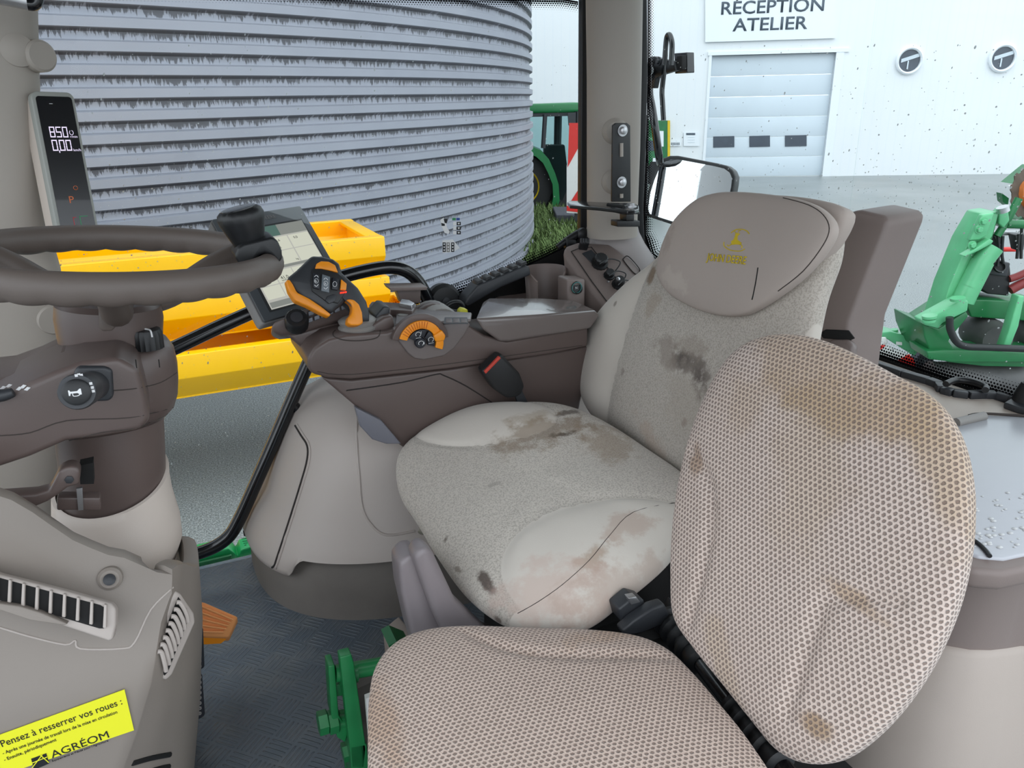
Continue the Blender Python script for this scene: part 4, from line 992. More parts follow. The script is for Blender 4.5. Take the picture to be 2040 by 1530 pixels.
# lid of the body
lidr = [rings[-1]]
for d, dz_ in ((.008, .003), (.018, .001), (.026, -.02), (.03, -.16)): lidr.append([V3(p.x-(d if p.x > -.08 else 0), min(1.34, p.y+d), p.z+dz_) for p in rings[-1]])
mb.loft(lidr, cap=False, closed=False)
body = mb.build('body', m_dash_shade, ds_, ang=50)
tb = bvh(body)
MBb = MB().box((-.45, 1.2, 1.5), (.6, .2, .3)).build('inner_block', m_dash_shade, ds_)
# front vent
def vq(x, y, off=0): 
    p = hit(tb, x, y, off); return p
vn = PV
VV = FV-.022
def vp(x, y, o=0): return PN(x, y, PV(100, 1200, VV-.002)+V3(0, -o, 0), V3(0, -1, .55).normalized())
fr = [(-70, 1120), (0, 1145), (120, 1175), (222, 1203), (231, 1212), (231, 1245), (224, 1276), (215, 1277), (120, 1245), (0, 1212), (-70, 1192)]
vt = MB().prism([vp(x, y, .004) for x, y in fr], V3(0, .02, -.01)).build('air_vent', m_podb, ds_, bevel=.003)
inn = [(-70, 1134), (0, 1152), (110, 1182), (200, 1206), (211, 1213), (211, 1238), (207, 1252), (198, 1252), (110, 1226), (0, 1196), (-70, 1176)]
MB().prism([vp(x, y, .0048) for x, y in inn], V3(0, .002, 0)).build('vent_opening', m_void, vt)
for k in range(9):
    x = -8+k*27.2; y0, y1 = 1150+(x)*.258, 1196+(x)*.268
    MB().prism([vp(x-2.5, y0, .011), vp(x+3, y0+1, .011), vp(x+2, y1, .011), vp(x-5, y1-1, .011)], V3(0, .007, -.003)).build('vent_slat', m_podb, vt, bevel=.0008)
MB().prism([vp(x, y, .018) for x, y in [(-30, 1203), (0, 1202), (40, 1208), (80, 1220), (135, 1243), (128, 1246), (60, 1236), (0, 1216), (-30, 1212)]], V3(0, .016, -.006)).build('vent_thumb_tab', m_dash_shade, vt, bevel=.002)
# side vent
def sp(x, y, o=0): return PN(x, y, PV(345, 1265, FV+.012)+V3(.0, -o, 0), V3(.55, -.83, .1).normalized())
sv = MB().prism([sp(x, y, .012) for x, y in [(350, 1178), (362, 1184), (388, 1222), (391, 1240), (345, 1345), (331, 1358), (325, 1352), (301, 1310), (300, 1292), (340, 1190)]], V3(-.012, .02, 0)).build('side_air_vent', m_podb, ds_, bevel=.004)
MB().prism([sp(x, y, .0135) for x, y in [(356, 1190), (372, 1212), (377, 1230), (335, 1338), (328, 1346), (312, 1308), (313, 1296)]], V3(-.001, .002, 0)).build('vent_opening', m_void, sv)
for k in range(8):
    t = k/7; xa, ya = 352-t*38, 1200+t*98; xb, yb = 374-t*43, 1243+t*98
    MB().tube([sp(xa, ya, .020), sp(xa+8, ya+2, .022), sp(xb-3, yb-20, .022), sp(xb, yb-4, .020)], .0026, 8).build('vent_slat', m_podb, sv)
# screw with boss, lower slots
p = hit(tb, 219, 1152, .002)
if p:
    MB().lathe([(.014, -.01), (.013, .002), (.010, .005), (.007, .005)], p, (0, -1, .35), 24).build('screw_boss', m_dash_shade, ds_)
    MB().lathe([(.0065, .004), (.0065, .0075), (.003, .006), (.001, .006)], p, (0, -1, .35), 20).build('screw', m_dark, ds_)
for pts in ([(264, 1520), (300, 1510), (338, 1503)], [(285, 1540), (320, 1530), (336, 1527)]): groove('lower_slot', tb, pts, .0035, m_void, ds_)
groove('contour_edge', tb, [(0, 1250), (60, 1268), (130, 1284), (150, 1276), (160, 1292), (240, 1292), (268, 1280), (300, 1215), (345, 1170)], .0012, m_podb, ds_)
# ------------------------------------------------------------------ yellow sticker
m_sty = plastic('yellow_sticker', (232, 230, 40), .5, .02, 5, 0)
st = thing('reminder_sticker', 'yellow printed wheel reminder sticker stuck on the dash console', 'sticker', tuple(PV(140, 1450, FV-.04)))
SV = FV-.0325
def sq(x, y, o=0): return PV(x, y, SV-o)
c0, c1, c2, c3 = sq(248, 1374), sq(267, 1455), sq(-20, 1553), sq(-38, 1478)
MB().prism([c0, c1, c2, c3], (0, .0008, 0)).build('sticker_base', m_sty, st)
tb2 = MB
R_ = (c0-c3).normalized(); U_ = (c0-c1).normalized()
def fit_text(s_, x0, y0, x1, y1, caph, mat, par, off=.0005, bold=0.0, V=SV):
    a_, b_ = PV(x0, y0, V-off), PV(x1, y1, V-off); d_ = (b_-a_).normalized(); u_ = V3(0, -1, 0).cross(d_); 
    if u_.z < 0: u_ = -u_
    o = text('lettering', s_, a_, d_, u_, caph/.69, mat, par, .0004, bold)
    wd = max((v.co-a_).dot(d_) for v in o.data.vertices); k = (b_-a_).length/wd
    for v in o.data.vertices: v.co += d_*((v.co-a_).dot(d_)*(k-1))
    return o
px_ = (PV(100, 1400, SV)-PV(100, 1401, SV)).length
fit_text('Pensez à resserrer vos roues :', 3, 1489, 244, 1403, px_*13.5, m_prb, st)
fit_text('- Après une journée de travail lors de la mise en circulation', 6, 1504, 234, 1421, px_*6.5, m_prb, st)
fit_text('- Ensuite, périodiquement', 9, 1517, 113, 1476, px_*6.5, m_prb, st)
fit_text('AGRÉOM', 104, 1511, 218, 1469, px_*15, m_prb, st)
fit_text('Équipements et Pièces pour l’Agriculture', 104, 1518, 216, 1477, px_*3.6, m_prb, st)
lg = MB().prism([sq(x, y, .0006) for x, y in [(62, 1512), (92, 1501), (98, 1521), (68, 1534)]], (0, .0004, 0)).build('logo_block', m_prb, st)
for a, b in (((63, 1531), (84, 1504)), ((80, 1504), (97, 1519)), ((64, 1520), (94, 1508))):
    MB().tube([sq(*a, .0012), sq(*b, .0012)], .0005, 6, smooth=0).build('logo_line', m_sty, lg)
# ------------------------------------------------------------------ pedals
m_oped = plastic('orange_rubber_pedal', (252, 170, 104), .6, .06, 20, 300, .1)
op = thing('accelerator_pedal', 'orange ribbed accelerator pedal on the cab floor by the dash', 'pedal', tuple(PV(430, 1270, 1.34)))
pq = [PV(x, y, 1.34) for x, y in [(398, 1198), (408, 1200), (474, 1229), (455, 1270), (405, 1268), (398, 1262)]]
MB().prism(pq, V3(0, .015, -.02)).build('pedal_plate', m_oped, op, bevel=.003)
MB().prism([PV(x, y, 1.345) for x, y in [(400, 1262), (455, 1270), (440, 1282), (404, 1284)]], V3(0, .02, -.01)).build('pedal_foot', m_orange, op)
for k in range(5):
    y = 1212+k*12.5
    MB().tube([PV(402, y-4, 1.337), PV(464-k*4.5, y+22-k*6.3, 1.337)], .0022, 8, smooth=0).build('pedal_rib', m_oped, op)
m_ped = plastic('black_pedal_rubber', (50, 52, 58), .5, .1, 20, 0)
for nm, pts, lab in (('brake_pedal', [(380, 1250), (404, 1250), (407, 1330), (396, 1335), (380, 1335)], 'black studded brake pedal just below the orange pedal'), ('brake_pedal', [(378, 1343), (402, 1343), (408, 1425), (398, 1432), (380, 1440)], 'black studded brake pedal furthest below the orange pedal, near the sticker')):
    pd = thing(nm, lab, 'pedal', tuple(PV(390, pts[-1][1], 1.2)))
    MB().prism([PV(x, y, 1.2) for x, y in pts], V3(0, .015, -.01)).build('pedal_plate', m_ped, pd, bevel=.003)
    for k in range(8):
        for j in range(2):
            c = PV(386+j*12, pts[0][1]+6+k*10.2, 1.196); MB().lathe([(.003, 0), (.003, .003), (.0015, .003), (.0012, .001), (.0005, .001)], c, (0, -1, .5), 10).build('stud', m_grey, pd)
    MB().tube([PV(384, pts[-1][1]-20, 1.215), PV(370, pts[-1][1]+15, 1.24), PV(350, pts[-1][1]+40, 1.26)], .008, 10).build('pedal_arm', m_black, pd)
# ------------------------------------------------------------------ pillar display
pdv = thing('pillar_display', 'slim black-faced vertical display on the front pillar reading 850 and 0,00', 'display', tuple(PV(120, 400, 1.48)))
q = quad3([(60, 181), (146, 184), (204, 494), (122, 500)], 1.62)
fc = Face(q)
def rrect(fc, a0, b0, a1, b1, ra, rb, off, n_=5):
    out = []
    for (cx, cy, s0) in ((a0+ra, b0+rb, 180), (a1-ra, b0+rb, 270), (a1-ra, b1-rb, 0), (a0+ra, b1-rb, 90)):
        for k in range(n_+1):
            t = math.radians(s0+90*k/n_); out.append(fc.p(cx+ra*math.cos(t), cy+rb*math.sin(t), off))
    return out
m_dhouse = plastic('display_housing_grey', (150, 152, 146), .45, .03, 10, 400, .06)
nb = (fc.n*-1+fc.X.normalized()*-.35).normalized()
MB().prism(rrect(fc, 0, 0, 1, 1, .16, .045, 0), nb*.014).build('display_bezel', m_dhouse, pdv, bevel=.002)
MB().prism(rrect(fc, -.04, .01, .9, .97, .16, .045, -.014), nb*.03).build('display_back', m_beige2, pdv, bevel=.004)
MB().prism(rrect(fc, .09, .03, .93, .955, .08, .02, .0008), -fc.n*.001).build('display_glass', m_gloss, pdv)
m_dig = emit('white_segments', (235, 225, 255), 1.1); m_led_o = emit('orange_led', (200, 96, 30), .6); m_led_r = emit('red_led', (170, 20, 40), .5); m_led_g = emit('green_led', (10, 130, 80), .6)
SEG = {'0': 'abcdef', '8': 'abcdefg', '5': 'afgcd'}
def digit(ch, a, b, wa, hb_, par):
    mb = MB(); t = wa*.2; tb_ = hb_*.1
    R = {'a': (0, 0, 1, .12), 'd': (0, .88, 1, 1), 'g': (0, .44, 1, .56), 'f': (0, 0, .2, .5), 'e': (0, .5, .2, 1), 'b': (.8, 0, 1, .5), 'c': (.8, .5, 1, 1)}
    for s_ in SEG[ch]:
        x0, y0, x1, y1 = R[s_]; fc.rect(a+x0*wa+.002, b+y0*hb_+.0008, a+x1*wa-.002, b+y1*hb_-.0008, .0014, .0003, mb)
    return mb.build('digit', m_dig, par)
for i, ch in enumerate('850'): digit(ch, .26+i*.15, .218, .125, .068, pdv)
for i, ch in enumerate('000'): digit(ch, .26+i*.155+(.0 if i == 0 else .015), .300, .13, .07, pdv)
fc.rect(.40, .366, .42, .382, .0014, .0003).build('comma', m_dig, pdv)
MB().tube([fc.p(.77+.045*math.cos(t), .255+.014*math.sin(t), .0014) for t in [k*.55-1.3 for k in range(11)]], .0004, 5).build('engine_symbol', m_dig, pdv)
text('unit_text', 'r/min', fc.p(.72, .287, .0014), fc.X, -fc.Y, .0055, m_dig, pdv, .0002); text('unit_text', 'km/h', fc.p(.74, .372, .0014), fc.X, -fc.Y, .006, m_dig, pdv, .0002)
text('park_letter', 'P', fc.p(.40, .70, .0014), fc.X, -fc.Y, .017, m_led_o, pdv, .0002)
MB().tube([fc.p(.62+.05*math.cos(t), .605+.012*math.sin(t), .0014) for t in [k*.6 for k in range(11)]], .0004, 5).build('brake_symbol', m_led_o, pdv)
for a0, b0, a1, b1, m_ in ((.42, .79, .44, .86, m_led_r), (.42, .79, .50, .795, m_led_r), (.42, .86, .44, .92, m_led_g), (.58, .785, .60, .91, m_led_g), (.58, .785, .78, .79, m_led_g), (.42, .905, .54, .935, m_dig), (.60, .90, .80, .93, m_dig), (.69, .885, .80, .90, m_dig)):
    fc.rect(a0, b0, a1, b1, .0014, .0003).build('bar_segment', m_, pdv)
fc.rect(.38, .075, .46, .078, .0014, .0003).build('sensor_mark', m_white, pdv)
# ------------------------------------------------------------------ monitor
mo = thing('touch_monitor', 'grey framed touch screen monitor with lit tiles ahead of the armrest', 'monitor', tuple(PV(560, 560, 1.5)))
q = quad3([(422, 437), (598, 410), (702, 590), (527, 640)], 1.74)
fm = Face(q)
m_mon = plastic('monitor_bezel', (72, 76, 80), .4, .03, 10, 500, .05); m_monb = plastic('monitor_shell', (122, 120, 118), .5, .03, 10, 500, .08)
ob = (fm.n*-1+fm.X.normalized()*-.5+fm.Y.normalized()*.18).normalized()
MB().prism(rrect(fm, 0, 0, 1, 1, .02, .02, 0), -fm.n*.006).build('bezel', m_mon, mo, bevel=.001)
MB().prism(rrect(fm, -.01, -.01, 1.0, 1.01, .03, .03, -.006), ob*.022, back=[p+ob*.022+(fm.p(.5, .5)-p)*.04 for p in rrect(fm, -.01, -.01, 1.0, 1.01, .03, .03, -.006)]).build('shell', m_monb, mo, bevel=.002)
MB().prism(rrect(fm, .10, .10, .85, .9, .03, .03, -.02), ob*.035).build('shell_back', m_con, mo, bevel=.004)
MB().prism([fm.p(*t, .0006) for t in ((.09, .14), (.93, .14), (.93, .94), (.09, .94))], -fm.n*.0008).build('screen_border', m_black, mo)
m_scr = emit('screen_pale_tiles', (226, 228, 210), .78); m_scr2 = emit('screen_grey_bar', (150, 154, 148), .7); m_scr3 = emit('screen_teal_header', (88, 122, 112), .7)
m_scrb = emit('screen_backdrop', (206, 206, 198), .72)
sc0 = fm.rect(.115, .16, .915, .925, .0012, .0004).build('screen', m_scrb, mo)
def tile(a0, b0, a1, b1, m_, nm='tile', o=.0016): return fm.rect(a0, b0, a1, b1, o, .0003).build(nm, m_, sc0)
tile(.115, .16, .915, .27, m_scr3, 'header_bar'); tile(.60, .16, .915, .27, m_scr2, 'header_bar', .0018); tile(.115, .27, .40, .56, m_scr3, 'side_tile')
for i in range(2):
    for j in range(2): tile(.42+i*.25, .285+j*.14, .655+i*.25, .415+j*.14, m_scr)
tile(.42, .56, .915, .585, m_scr2, 'divider')
for i in range(4):
    for j in range(2): tile(.13+i*.197, .60+j*.125, .315+i*.197, .715+j*.125, m_scr)
tile(.125, .865, .905, .915, m_scr2, 'footer')
m_tx = plastic('screen_text', (44, 48, 46), .5, .02, 5, 0)
for s_, a, b, sz in (('41,0', .36, .69, .012), ('15,6', .38, .815, .012), ('22', .50, .40, .008), ('-5,6', .50, .33, .009), ('0,0', .72, .33, .009), ('2271', .56, .70, .009), ('km/h', .36, .707, .006), ('Auto', .17, .66, .007), ('kg', .62, .54, .007)):
    text('screen_value', s_, fm.p(a, b, .0021), fm.X, -fm.Y, sz, m_tx, sc0, .0002)
text('maker_name', 'JOHN DEERE', fm.p(.33, .085, .0005), fm.X, -fm.Y, .0135, m_monb, mo, .0003)
tr1 = fm.rect(.30, .33, .40, .39, .0018, .0003).build('home_icon', m_scr, sc0); 
# keypad below the monitor
kp = thing('keypad_pod', 'taupe pod with a black scroll dial and rows of keys under the monitor', 'keypad', tuple(PV(620, 650, 1.47)))
q = quad3([(575, 638), (690, 597), (700, 622), (600, 668)], 1.47); fk = Face(q)
MB().prism([PV(x, y, 1.475) for x, y in [(541, 650), (548, 641), (600, 618), (700, 590), (704, 618), (690, 634), (600, 664), (560, 668), (545, 662)]], (0, .04, -.02)).build('pod', m_con, kp, bevel=.006)
MB().prism([PV(x, y, 1.48) for x, y in [(570, 668), (640, 650), (700, 640), (690, 700), (640, 722), (612, 706), (596, 690)]], (0, .05, 0)).build('pod_arm', m_con, kp, bevel=.008)
kd = PV(591, 636, 1.46); kax = (V3(-.05, -.7, .7)).normalized()
MB().lathe([(.022, -.02), (.0225, 0), (.019, .006), (.001, .0075)], kd, kax, 40, lambda t, h: 1+.02*math.cos(t*2*math.pi*24)).build('scroll_dial', m_black, kp)
m_key = plastic('key_grey', (126, 130, 138), .4, .05, 20, 0)
for i in range(7):
    for j in range(2):
        x = 606+i*13.5-j*2; y = 628-i*5.2+j*14
        MB().prism([PV(x-5, y-1, 1.463), PV(x+5, y-5, 1.463), PV(x+6, y+3, 1.463), PV(x-4, y+7, 1.463)], (0, .008, -.003)).build('key', m_key, kp, bevel=.001)
MB().lathe([(.0115, 0), (.0115, .0012), (.001, .0012)], kd+kax*.0075, kax, 24).build('dial_cap', m_dark, kp)
# ------------------------------------------------------------------ armrest console
VC = 1.40
ac = thing('armrest_console', 'dark taupe armrest console beyond the operator seat with orange throttle', 'console', tuple(PV(900, 750, VC+.1)))
sh = [(614, 735), (612, 715), (626, 694), (655, 676), (690, 668), (770, 662), (800, 652), (935, 648), (965, 668), (1010, 680), (1172, 650), (1172, 690), (1100, 706), (900, 735), (700, 757), (650, 753), (622, 745)]
shell = MB().prism([PV(x, y, VC) for x, y in sh], (0, .20, 0)).build('upper_shell', m_con, ac, bevel=.014, bseg=4)
lw = [(640, 752), (700, 757), (900, 735), (1172, 690), (1172, 720), (1155, 815), (1125, 850), (1000, 875), (900, 900), (812, 898), (798, 888), (770, 862)]
lower = MB().prism([PV(x, y, VC+.018) for x, y in lw], (0, .15, 0)).build('lower_panel', m_con, ac, bevel=.006)
tl = bvh(lower); tsh = bvh(shell)
groove('panel_seam', tl, [(690, 778), (800, 762), (868, 746), (884, 748), (930, 770), (1000, 815)], .0014, m_groove, ac)
groove('panel_edge', tsh, [(632, 740), (700, 746), (900, 724), (1160, 688)], .0008, m_seam, ac)
# armrest pad
ap = [((946, 634), (960, 603)), ((965, 634), (976, 593)), ((1080, 627), (1080, 593)), ((1186, 619), (1140, 598)), ((1196, 629), (1160, 606)), ((1176, 655), (1152, 640)), ((1014, 681), (1010, 662)), ((995, 681), (990, 662)), ((960, 656), (966, 640))]
MB().prism([PV(a[0], a[1], VC-.012) for a, b in ap], (0, .1, 0), back=[PV(b[0], b[1], VC+.125) for a, b in ap]).build('armrest_pad', plastic('smooth_armrest_plastic', (110, 101, 98), .24, .03, 5, 300, .03, 0, None, .5), ac, bevel=.007, bseg=4)
# panel plate with throttle
m_cpl = plastic('control_plate_plastic', (112, 104, 102), .32, .04, 5, 300, .05)
pnl = [(784, 655), (795, 680), (812, 703), (826, 714), (845, 717), (885, 709), (905, 694), (925, 668), (938, 646), (930, 640), (862, 648), (790, 652)]
plate = MB().prism([PV(x, y, VC-.006) for x, y in pnl], (0, .012, 0)).build('control_plate', m_cpl, ac, bevel=.003)
TC = PV(838, 684, VC-.012)
pxm = (PV(838, 684, VC)-PV(839, 684, VC)).length
def tq(r, a, o=0): return TC+V3(math.cos(a)*r*pxm, -o, math.sin(a)*r*pxm*1.02)
def arc(r0, r1, a0, a1, th, name, mat, par, o=0, n_=24, bev=.0012):
    A = [math.radians(a0+(a1-a0)*k/n_) for k in range(n_+1)]
    return MB().prism([tq(r0, a, o) for a in A]+[tq(r1, a, o) for a in reversed(A)], (0, th, 0)).build(name, mat, par, bevel=bev)
hd = arc(44, 56, 5, 165, .014, 'throttle_guard', m_con, ac, .002)
thr = arc(29, 44, -22, 160, .016, 'hand_throttle', m_orange, ac, .006)
for k in range(11):
    a = math.radians(70+k*7.5); MB().tube([tq(30, a, .0065), tq(43, a, .0065)], .0007, 6, smooth=0).build('throttle_rib', plastic('throttle_rib', (190, 96, 14), .5) if k == 0 else MATS['throttle_rib'], thr)
MB().prism([tq(27, math.radians(30), .010), tq(46, math.radians(30), .012), tq(48, math.radians(14), .014), tq(44, math.radians(2), .012), tq(27, math.radians(2), .010)], (0, .014, 0)).build('throttle_grip', m_orange, thr, bevel=.003)
m_btn = plastic('black_button', (28, 30, 38), .4, .05, 20, 0)
for a0, a1, lab in ((62, 148, '1'), (-18, 54, '2')):
    b_ = arc(13, 27, a0, a1, .008, 'engine_button', m_btn, ac, .005); am = math.radians((a0+a1)/2)
    c_ = tq(20, am, .0056)
    MB().tube([c_+V3(math.cos(t)*5*pxm, 0, math.sin(t)*4.5*pxm) for t in [k*.5-1.2 for k in range(11)]], .0005, 5).build('engine_symbol', m_white, b_)
    MB().tube([c_+V3(-5*pxm, 0, -7*pxm), c_+V3(5*pxm, 0, -7*pxm)], .0004, 5, smooth=0).build('underline', m_white, b_)
    text('button_digit', lab, c_+V3(4.5*pxm, -.0002, 1*pxm), V3(1, 0, 0), V3(0, 0, 1), 6*pxm, m_white, b_, .0003)
b_ = MB().lathe([(10.5*pxm, -.004), (10.5*pxm, .004), (9*pxm, .006), (.0005, .006)], TC+V3(-1*pxm, 0, 2*pxm), (0, -1, 0), 32).build('engine_button', m_btn, ac)
c_ = TC+V3(-1*pxm, -.0066, 2*pxm)
MB().tube([c_+V3(math.cos(t)*5*pxm, 0, math.sin(t)*4.5*pxm) for t in [k*.5-1.2 for k in range(11)]], .0005, 5).build('engine_symbol', m_white, b_)
text('button_digit', '4', c_+V3(3.5*pxm, -.0002, -3*pxm), V3(1, 0, 0), V3(0, 0, 1), 7*pxm, m_white, b_, .0003)
text('snail_mark', '*', PV(879, 688, VC-.008), V3(1, 0, 0), V3(0, 0, 1), .012, m_white, ac, .0003)
# top of the console: plate, round button, thumb wheel, keys, recess
ZT = PV(800, 652, VC).z
MB().prism([PZ(x, y, ZT+.004) for x, y in [(786, 645), (790, 618), (800, 612), (870, 618), (940, 622), (938, 636), (880, 640), (800, 645)]], (0, 0, -.006)).build('top_plate', m_cpl, ac, bevel=.003)
MB().lathe([(.011, 0), (.011, .0012), (.009, .0016), (.001, .0016)], PZ(803, 627, ZT+.004), (0, 0, 1), 32).build('round_button', m_grey, ac)
MB().prism([PZ(x, y, ZT+.012) for x, y in [(735, 606), (740, 600), (830, 604), (822, 620), (778, 616), (775, 626), (735, 622)]], (0, 0, -.022)).build('top_pod', m_con, ac, bevel=.004)
tw = PV(866, 630, VC+.12)
mb = MB().lathe([(.045, -.04), (.048, -.03), (.048, .03), (.045, .04)], tw+V3(0, 0, -.02), (0, 1, 0), 60, lambda t, h: 1+.012*(int(t*60) % 2)).build('thumb_wheel', m_grey, ac)
MB().lathe([(.047, -.012), (.050, -.008), (.050, .008), (.047, .012)], tw+V3(-.006, 0, -.02), (0, 1, 0), 40, lambda t, h: 1+.02*(int(t*40) % 2)).build('thumb_wheel_bands', m_con, ac)
MB().prism([PZ(x, y, ZT+.02) for x, y in [(795, 603), (800, 595), (815, 597), (826, 603), (820, 608)]], (0, 0, -.02)).build('chrome_key', m_steel, ac, bevel=.002)
for k in range(3): MB().prism([PZ(888+k*15, 642, ZT+.0055), PZ(901+k*15, 642, ZT+.0055), PZ(900+k*15, 634, ZT+.0055), PZ(888+k*15, 634, ZT+.0055)], (0, 0, -.002)).build('key', m_con, ac, bevel=.0008)
MB().prism([PZ(x, y, ZT+.005) for x, y in [(884, 644), (932, 644), (931, 632), (886, 632)]], (0, 0, -.0015)).build('key_recess', m_dark, ac)
MB().prism([PV(x, y, VC+.10) for x, y in [(915, 632), (917, 620), (922, 615), (932, 617), (934, 632)]], (0, .02, 0)).build('yellow_lever_tip', plastic('yellow_tip', (214, 210, 60), .5), ac, bevel=.002)
groove('lever_surround_seam', tsh, [(758, 658), (752, 672), (725, 678), (690, 678), (668, 672), (663, 664), (668, 658)], .0012, m_seam, ac)
MB().prism([PV(x, y, VC+.04) for x, y in [(748, 630), (765, 610), (778, 612), (776, 636), (760, 648), (750, 650)]], (0, .06, 0)).build('side_recess', m_dark, ac, bevel=.004)
MB().prism([PV(x, y, VC+.02) for x, y in [(740, 648), (765, 632), (783, 628), (788, 652), (768, 664), (742, 668)]], (0, .10, 0)).build('side_shoulder', m_con, ac, bevel=.006)
# ------------------------------------------------------------------ control lever
jl = thing('control_lever', 'black and orange multi-function drive lever standing on the armrest', 'lever', tuple(PV(712, 660, VC+.04)))
jn = V3(.12, -.86, .42).normalized(); J0 = PV(640, 570, VC+.03)
def J(x, y, o=0): return PN(x, y, J0+jn*o, jn)
head = [(571, 560), (575, 552), (590, 540), (617, 514), (622, 511), (640, 512), (662, 517), (674, 526), (680, 545), (712, 575), (729, 602), (735, 626), (735, 641), (722, 642), (720, 625), (712, 606), (700, 599), (688, 600), (676, 612), (660, 624), (650, 622), (627, 608), (600, 594), (585, 580)]
hd, *_ = pillow('lever_head', [J(*q, -.012) for q in head], jn, .012, .018, m_dark, jl, p=3, N=180, K=14, smooth=False)
edge = [(570, 558), (577, 556), (584, 566), (592, 582), (616, 594), (640, 610), (660, 626), (656, 631), (640, 624), (612, 609), (588, 599), (576, 580)]
MB().prism([J(*q, .0) for q in edge], -jn*.02).build('orange_underside', m_orange, jl, bevel=.003)
neck = [(690, 597), (697, 595), (706, 597), (716, 606), (722, 622), (724, 643), (716, 648), (700, 648), (693, 643), (694, 632), (700, 626), (703, 614), (700, 604)]
MB().prism([J(*q, .004) for q in neck], -jn*.022).build('orange_neck', m_orange, jl, bevel=.004)
MB().prism([J(*q, .0015) for q in [(622, 537), (630, 530), (674, 545), (686, 555), (692, 566), (690, 580), (674, 604), (650, 600), (622, 580), (619, 560)]], -jn*.004).build('button_panel', m_black, jl, bevel=.001)
MB().prism([J(*q, .004) for q in [(628, 535), (631, 525), (640, 520), (655, 521), (668, 528), (674, 543), (660, 539), (640, 535)]], -jn*.006).build('orange_button_pair', m_orange, jl, bevel=.0015)
for nm, pts, m_ in (('rocker_button', [(624, 543), (636, 546), (637, 576), (624, 573)], m_btn), ('rocker_button', [(642, 546), (658, 551), (656, 583), (640, 579)], plastic('grey_rocker', (104, 112, 118), .35)), ('set_button', [(663, 552), (675, 556), (673, 578), (661, 576)], m_btn), ('orange_button', [(680, 556), (691, 565), (690, 578), (678, 577)], m_orange)):
    b_ = MB().prism([J(x, y, .006) for x, y in pts], -jn*.006).build(nm, m_, jl, bevel=.0012)
    if nm == 'rocker_button':
        cx, cy = sum(p[0] for p in pts)/4, sum(p[1] for p in pts)/4
        for dy, s_ in ((-10, 1), (10, -1)):
            MB().tube([J(cx-4, cy+dy+2*s_, .0064), J(cx, cy+dy-1*s_, .0064), J(cx+4, cy+dy+3*s_, .0064)], .0006, 6).build('arrow_mark', m_white, b_)
        MB().tube([J(cx+4*math.cos(t), cy+4.5*math.sin(t), .0064) for t in [k*.7 for k in range(10)]], .0004, 5).build('letter_ring', m_white, b_)
        text('button_letter', 'B' if m_ is m_btn else 'A', J(cx-2.2, cy+3, .0066), J(10, 0)-J(0, 0), J(0, 0)-J(0, 10), .006, m_white, b_, .0003)
for x in (667,): MB().tube([J(x+4*math.cos(t), 566+5*math.sin(t), .0066) for t in [k*.7 for k in range(10)]], .0004, 5).build('set_mark', m_white, jl)
MB().prism([J(*q, .0035) for q in [(648, 598), (652, 590), (664, 586), (672, 588), (668, 600), (656, 605)]], -jn*.003).build('lower_button', m_dark, jl, bevel=.001)
for k in range(3): MB().prism([J(678+k*4.5, 582-k*.6, .004), J(681.5+k*4.5, 581.5-k*.6, .004), J(681.5+k*4.5, 584-k*.6, .004), J(678+k*4.5, 584.5-k*.6, .004)], -jn*.002).build('red_indicator', emit('red_indicator', (255, 40, 20), 3.) if k == 0 else bpy.data.materials['red_indicator'], jl)
bc = PV(713, 654, VC+.045)
MB().lathe([(.036, -.03), (.034, -.012), (.030, -.008), (.037, .0), (.038, .004), (.033, .008), (.036, .013), (.037, .017), (.031, .021), (.016, .024), (.001, .024)], bc, (0, 0, 1), 44).build('lever_boot', m_grey, jl, ang=60)
# ------------------------------------------------------------------ seat belt buckle
bu = thing('belt_buckle', 'black seat belt buckle with red button against the armrest console', 'buckle', tuple(PV(1020, 790, VC-.02)))
MB().prism([PV(x, y, VC-.04) for x, y in [(960, 740), (996, 706), (1002, 708), (1036, 744), (1046, 770), (1040, 786), (1028, 793), (1010, 794), (985, 776), (966, 750)]], (0, .03, 0)).build('buckle_body', m_black, bu, bevel=.006, bseg=4)
MB().prism([PV(x, y, VC-.043) for x, y in [(965, 740), (995, 710), (998, 714), (968, 745)]], (0, .02, 0)).build('release_button', plastic('red_button', (190, 62, 48), .45), bu, bevel=.001)
MB().prism([PV(x, y, VC-.02) for x, y in [(1025, 785), (1040, 778), (1075, 850), (1055, 860)]], (0, .008, 0)).build('buckle_stalk', m_dark, bu)
# ------------------------------------------------------------------ side pod
sp_ = thing('side_pod', 'beige side pod with a door panel rising from a grey skirt under the armrest', 'pod', (.4, 1.6, FZ))
def arcp(uL, vN, z, N=90, e=.72, dz=0.0):
    out = []
    cx = .62
    for k in range(N+1):
        t = k/N*math.radians(125)
        c, s = math.cos(t), math.sin(t)
        uu = cx-(cx-uL)*math.copysign(abs(c)**e, c); vv = 1.775-(1.775-vN)*abs(s)**e; q_ = max(0, min(1, (uu-.125)/.035)) if vv < 1.66 else 0
        out.append(V3(uu, vv, z+dz*q_*q_*(3-2*q_)))
    return out
lev = [(.070, 1.375, FZ+.09), (.062, 1.365, FZ+.10), (.060, 1.362, FZ+.115), (.070, 1.368, FZ+.14), (.090, 1.378, FZ+.175), (.123, 1.40, FZ+.22), (.152, 1.42, FZ+.29), (.182, 1.44, FZ+.35), (.21, 1.46, FZ+.40), (.25, 1.51, FZ+.435), (.33, 1.58, FZ+.465), (.42, 1.66, FZ+.48)]
pod = MB().loft([arcp(a, b, c, dz=max(0, .055-max(0, k_-1)*.018)) for k_, (a, b, c) in enumerate(lev)], cap=False, closed=False).build('pod_shell', m_podb, sp_, ang=60)
